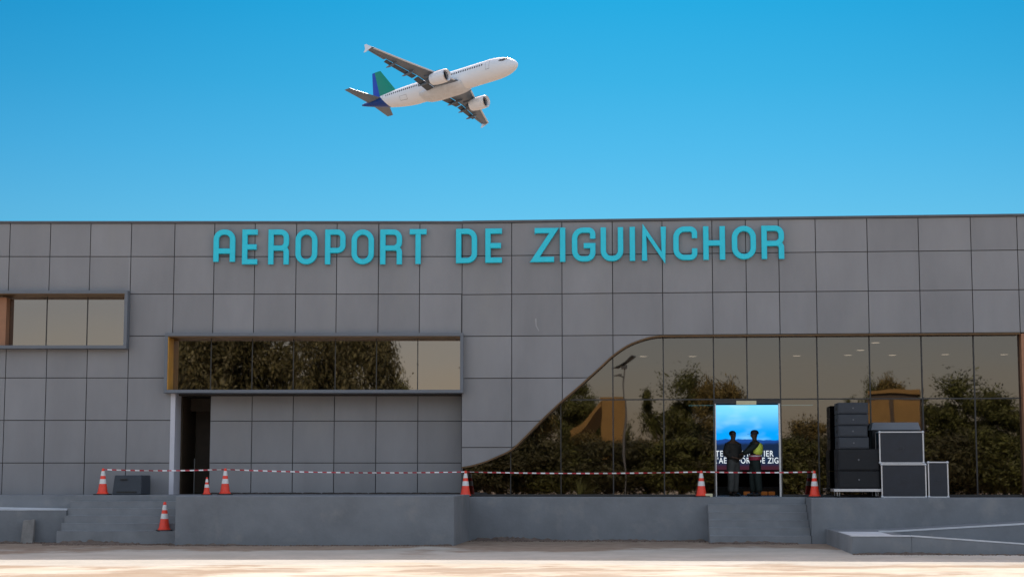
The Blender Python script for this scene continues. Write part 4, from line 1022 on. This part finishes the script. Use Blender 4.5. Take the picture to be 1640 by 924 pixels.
mb.loft([foil(18-28.6-(z-1.7)*.86, 0, z, 6.1-(z-1.7)*.68, .09, vert=True) for z in (1.0, 1.7, 3, 4.5, 6, 7.3, 7.5)])
mb.build('tail_fin', livery('fin_paint', (1, 0, .384), -14.2, (.0,.06,.48), (.0,.27,.19)), AP, smooth=True)
# ------------------------------------------------------------------ planting and houses across the forecourt (behind the camera, seen in the glass)
def make_tree(name, H, CR, trunk_h, leaf, nleaf, seed, ls=.10, droop=0.0, clumps=38, squash=.8):
    rs = random.Random(seed); root = empty(name)
    tk = MB(); tk.tube((0,0,-.1), (rs.uniform(-.1,.1), 0, trunk_h), H*.024+.05, H*.016+.03, 10)
    cl = []
    for k in range(clumps):
        a = rs.uniform(0, 2*pi); rr = CR*sqrt(rs.uniform(0, 1))*.85; zt = rs.uniform(0, 1)
        zz_ = trunk_h+(H-trunk_h)*(.12+.8*zt); rr *= sqrt(max(.1, 1-(2*zt-1)**2*.75))
        cl.append((Vector((rr*cos(a), rr*sin(a), zz_)), CR*rs.uniform(.12, .34)))
        if k < 12:
            m_ = Vector((rr*.35*cos(a), rr*.35*sin(a), trunk_h+(zz_-trunk_h)*.5))
            tk.tube((0,0,trunk_h*.85), m_, H*.012+.02, H*.008+.015, 6); tk.tube(m_, cl[-1][0], H*.008+.015, .015, 6)
    tk.build('trunk', M['bark'], root, smooth=True)
    V = []; F = []
    for i in range(nleaf):
        c, r = rs.choice(cl); d = Vector((rs.gauss(0,1), rs.gauss(0,1), rs.gauss(0,1))).normalized()
        p = c+Vector((d.x, d.y, d.z*squash))*r*min(2.1, abs(rs.gauss(.75, .42)))
        if droop: p.z -= droop*rs.random()**2
        a = Vector((rs.gauss(0,1), rs.gauss(0,1), rs.gauss(0,1)-(1.5 if droop else 0))).normalized(); b = a.cross(d+Vector((.01,.02,.03))).normalized()
        s_ = ls*rs.uniform(.6, 1.5); n_ = len(V)
        V += [tuple(p-a*s_), tuple(p+b*s_*.45), tuple(p+a*s_), tuple(p-b*s_*.45)]; F.append((n_, n_+1, n_+2, n_+3))
    cr = MB(); cr.add(V, F)
    me = bpy.data.meshes.new('crown'); me.from_pydata(V, [], F); me.materials.append(M[leaf]); o = bpy.data.objects.new('crown', me); COL.objects.link(o); o.parent = root
    return root
T1 = make_tree('broadleaf_tree', 8, 3.2, 2.2, 'leaf', 30000, 11); T2 = make_tree('olive_tree', 7, 2.8, 1.6, 'leaf2', 26000, 12); T3 = make_tree('tall_tree', 14, 6.2, 3.0, 'leaf3', 42000, 13, .15, 1.0, 80, 1.0); T4 = make_tree('bushy_shrub', 3.0, 2.0, .4, 'leaf3', 20000, 14, .065, clumps=60); T5 = make_tree('bushy_shrub', 3.0, 1.9, .4, 'leaf', 20000, 15, .065, clumps=60)
used = {}
def stand(proto, H, px, py, dist, wing, label, group, cat, sx=1.0, rz=None):
    q = back(px, py, dist, wing); sc = q.z/H
    f = id(proto) not in used; used[id(proto)] = 1
    return place_tree(proto, (q.x, q.y, 0), random.uniform(0, 6) if rz is None else rz, (sc*sx, sc*sx, sc), label, f, group, cat)
G1 = 'trees across the forecourt'
stand(T3, 14, 385, 470, 18, 'L', 'tallest dark tree across the forecourt, mirrored left in the ribbon window', G1, 'tree', .9)
stand(T3, 14, 545, 480, 15, 'L', 'tall dark drooping tree mirrored right of centre in the ribbon window', G1, 'tree', .75)
stand(T3, 14, 300, 500, 24, 'L', 'dark drooping tree mirrored at the left end of the ribbon window', G1, 'tree', .7)
G2 = 'bushy trees mirrored in the curved glass'
rows = [(T1, 8, 955, 634, 36, .8, 'dark green tree mirrored behind the ochre house'), (T2, 7, 850, 655, 26, 1.0, 'olive tree mirrored along the lower part of the curve'), (T1, 8, 918, 600, 32, .62, 'green tree mirrored left of the ochre house'), (T1, 8, 1085, 594, 33, .75, 'green tree mirrored just left of the entrance'),
 (T2, 7, 1150, 612, 30, .7, 'olive tree mirrored above the entrance'), (T2, 7, 1290, 668, 24, 1.1, 'olive tree mirrored between the entrance and the speakers'), (T1, 8, 1385, 603, 33, .45, 'slim tree mirrored above the speaker stack'),
 (T2, 7, 1425, 603, 34, .5, 'yellowish tree mirrored above the cases'), (T1, 8, 1512, 602, 25, 1.15, 'green tree mirrored right of the cases'), (T1, 8, 1575, 626, 23, 1.2, 'spreading tree mirrored in the second pane from the right'), (T1, 8, 1650, 648, 25, .9, 'tree mirrored beside the brown end panel'),
 (T2, 7, 1035, 700, 19, .7, 'low olive tree mirrored below the street lamp'), (T2, 7, 948, 690, 19, .8, 'low tree mirrored under the ochre house')]
for (pt, H, px, py, dist, sx_, lb_) in rows: stand(pt, H, px, py, dist, 'R', lb_, G2, 'tree', sx_)
G3 = 'shrubs along the forecourt edge'
wh = ['left end of the curve', 'cone at the left of the glass', 'first pane', 'second pane', 'third pane', 'fourth pane', 'fifth pane', 'pane left of the entrance', 'entrance', 'entrance right side', 'cone right of the entrance', 'speaker stack', 'cases', 'narrow case', 'right panes', 'second right pane', 'last pane', 'brown end panel']
for i in range(18):
    px = 735+i*58+random.uniform(-12, 12); py = random.uniform(694, 722)
    stand(T4 if i % 3 else T5, 3.0, px, py, 14+random.uniform(-1.5, 1.5), 'R', ('dark' if i % 3 else 'olive')+' shrub across the forecourt opposite the '+wh[i], G3, 'shrub', 1.25)
# spiky plant
q = back(935, 750, 11, 'R'); r_ = empty('spiky_plant', (q.x, q.y, 0), label='spiky pale leaved plant mirrored low in the curved glass', cat='plant')
mb = MB(); rs = random.Random(5)
for k in range(46):
    a = rs.uniform(0, 2*pi); el = rs.uniform(.35, 1.5); ln = rs.uniform(1.2, 1.9); w_ = .07; p = Vector((0,0,.25)); V = []
    for j in range(6):
        t = j/5; e2 = el-t*t*.7; V += [p+Vector((-sin(a), cos(a), 0))*w_*(1-t*.95), p-Vector((-sin(a), cos(a), 0))*w_*(1-t*.95)]; p = p+Vector((cos(a)*cos(e2), sin(a)*cos(e2), sin(e2)))*ln/5
    mb.add(V, [(2*j, 2*j+1, 2*j+3, 2*j+2) for j in range(5)])
mb.build('leaves', M['palm'], r_); MB().tube((0,0,-.05), (0,0,.35), .14, .10).build('stem', M['bark'], r_)
# ochre house and kiosk
def house(px, pyt, pyb, dist, wd, dp, label, roofed):
    q = back(px, pyt, dist, 'R'); r_ = empty('house', (q.x, q.y-dp/2, 0), .1, label=label, cat='house'); H = q.z
    W = wd/2; e_ = H*.72
    if roofed:
        MB().box(-W*.55, W, -dp/2, dp/2, -.05, H*.60).build('wall', M['palewall'], r_)
        MB().box(.15*W, W, dp/2+.003, dp/2+.35, H*.42, H).build('tall_panel', M['ochre'], r_)
        mb = MB(); mb.prism([(-W*1.05, H*.70), (.14*W, H*.985), (.14*W, H*.93), (-W*1.05, H*.64)], 'y', -dp/2-.2, dp/2+.5); mb.build('roof', M['ochre'], r_)
        mb = MB(); mb.box(-W, .14*W, dp/2+.1, dp/2+.3, H*.60, H*.635); mb.build('beam', M['mullion'], r_)
        mb = MB(); mb.prism([(-W*1.3, H*.44), (.1*W, H*.59), (.1*W, H*.55), (-W*1.3, H*.41)], 'y', dp/2+.003, dp/2+1.3); mb.build('awning', M['ochre'], r_)
        for x_ in (-W*1.15, -W*.1): MB().tube((x_, dp/2+1.2, 0), (x_, dp/2+1.2, H*.45), .05).build('post', M['mullion'], r_)
    else:
        MB().box(-W, W, -dp/2, dp/2, -.05, H-.28).build('wall', M['bark'], r_)
        for a, b in ((-W+.05, -.12), (.12, W-.05)): MB().box(a, b, dp/2+.002, dp/2+.06, H-2.15, H-.75).build('ochre_panel', M['ochre'], r_)
        MB().box(-W-.2, W+.2, -dp/2-.2, dp/2+.2, H-.28, H).build('parapet', M['ochre'], r_)
        MB().box(-W+.3, -W+1.2, dp/2+.003, dp/2+.05, 0, 2.1).build('door', M['mullion'], r_)
house(968, 640, 710, 27, 3.5, 4, 'ochre house with a dark beam mirrored in the curved glass', True)
house(1434, 622, 680, 17, 3.1, 3, 'small kiosk with two ochre panels mirrored above the cases', False)
# solar street lamp
q = back(1001, 580, 12, 'R'); r_ = empty('street_lamp', (q.x, q.y, 0), .3, label='solar street lamp on a slim pole mirrored near the top of the curve', cat='street lamp')
H = q.z
MB().tube((0,0,-.1), (0,0,H-.2), .07, .045, 12).build('pole', M['greenmetal'], r_, smooth=True)
mb = MB(lambda p: Matrix.Rotation(radians(-24), 4, 'Y') @ Vector(p) + Vector((0, 0, H))); mb.box(-.68, .68, -.35, .35, -.02, .02); mb.build('solar_panel', M['mullion'], r_)
mb = MB(); mb.box(-.22, .12, -.16, .16, H-.42, H-.12); mb.build('battery_box', M['greenmetal'], r_, bevel=.02)
mb = MB(); mb.tube((0,0,H-1.0), (.0,.9,H-.85), .03); mb.box(-.12, .12, .7, 1.2, H-.88, H-.80); mb.build('lamp_head', M['greenmetal'], r_)
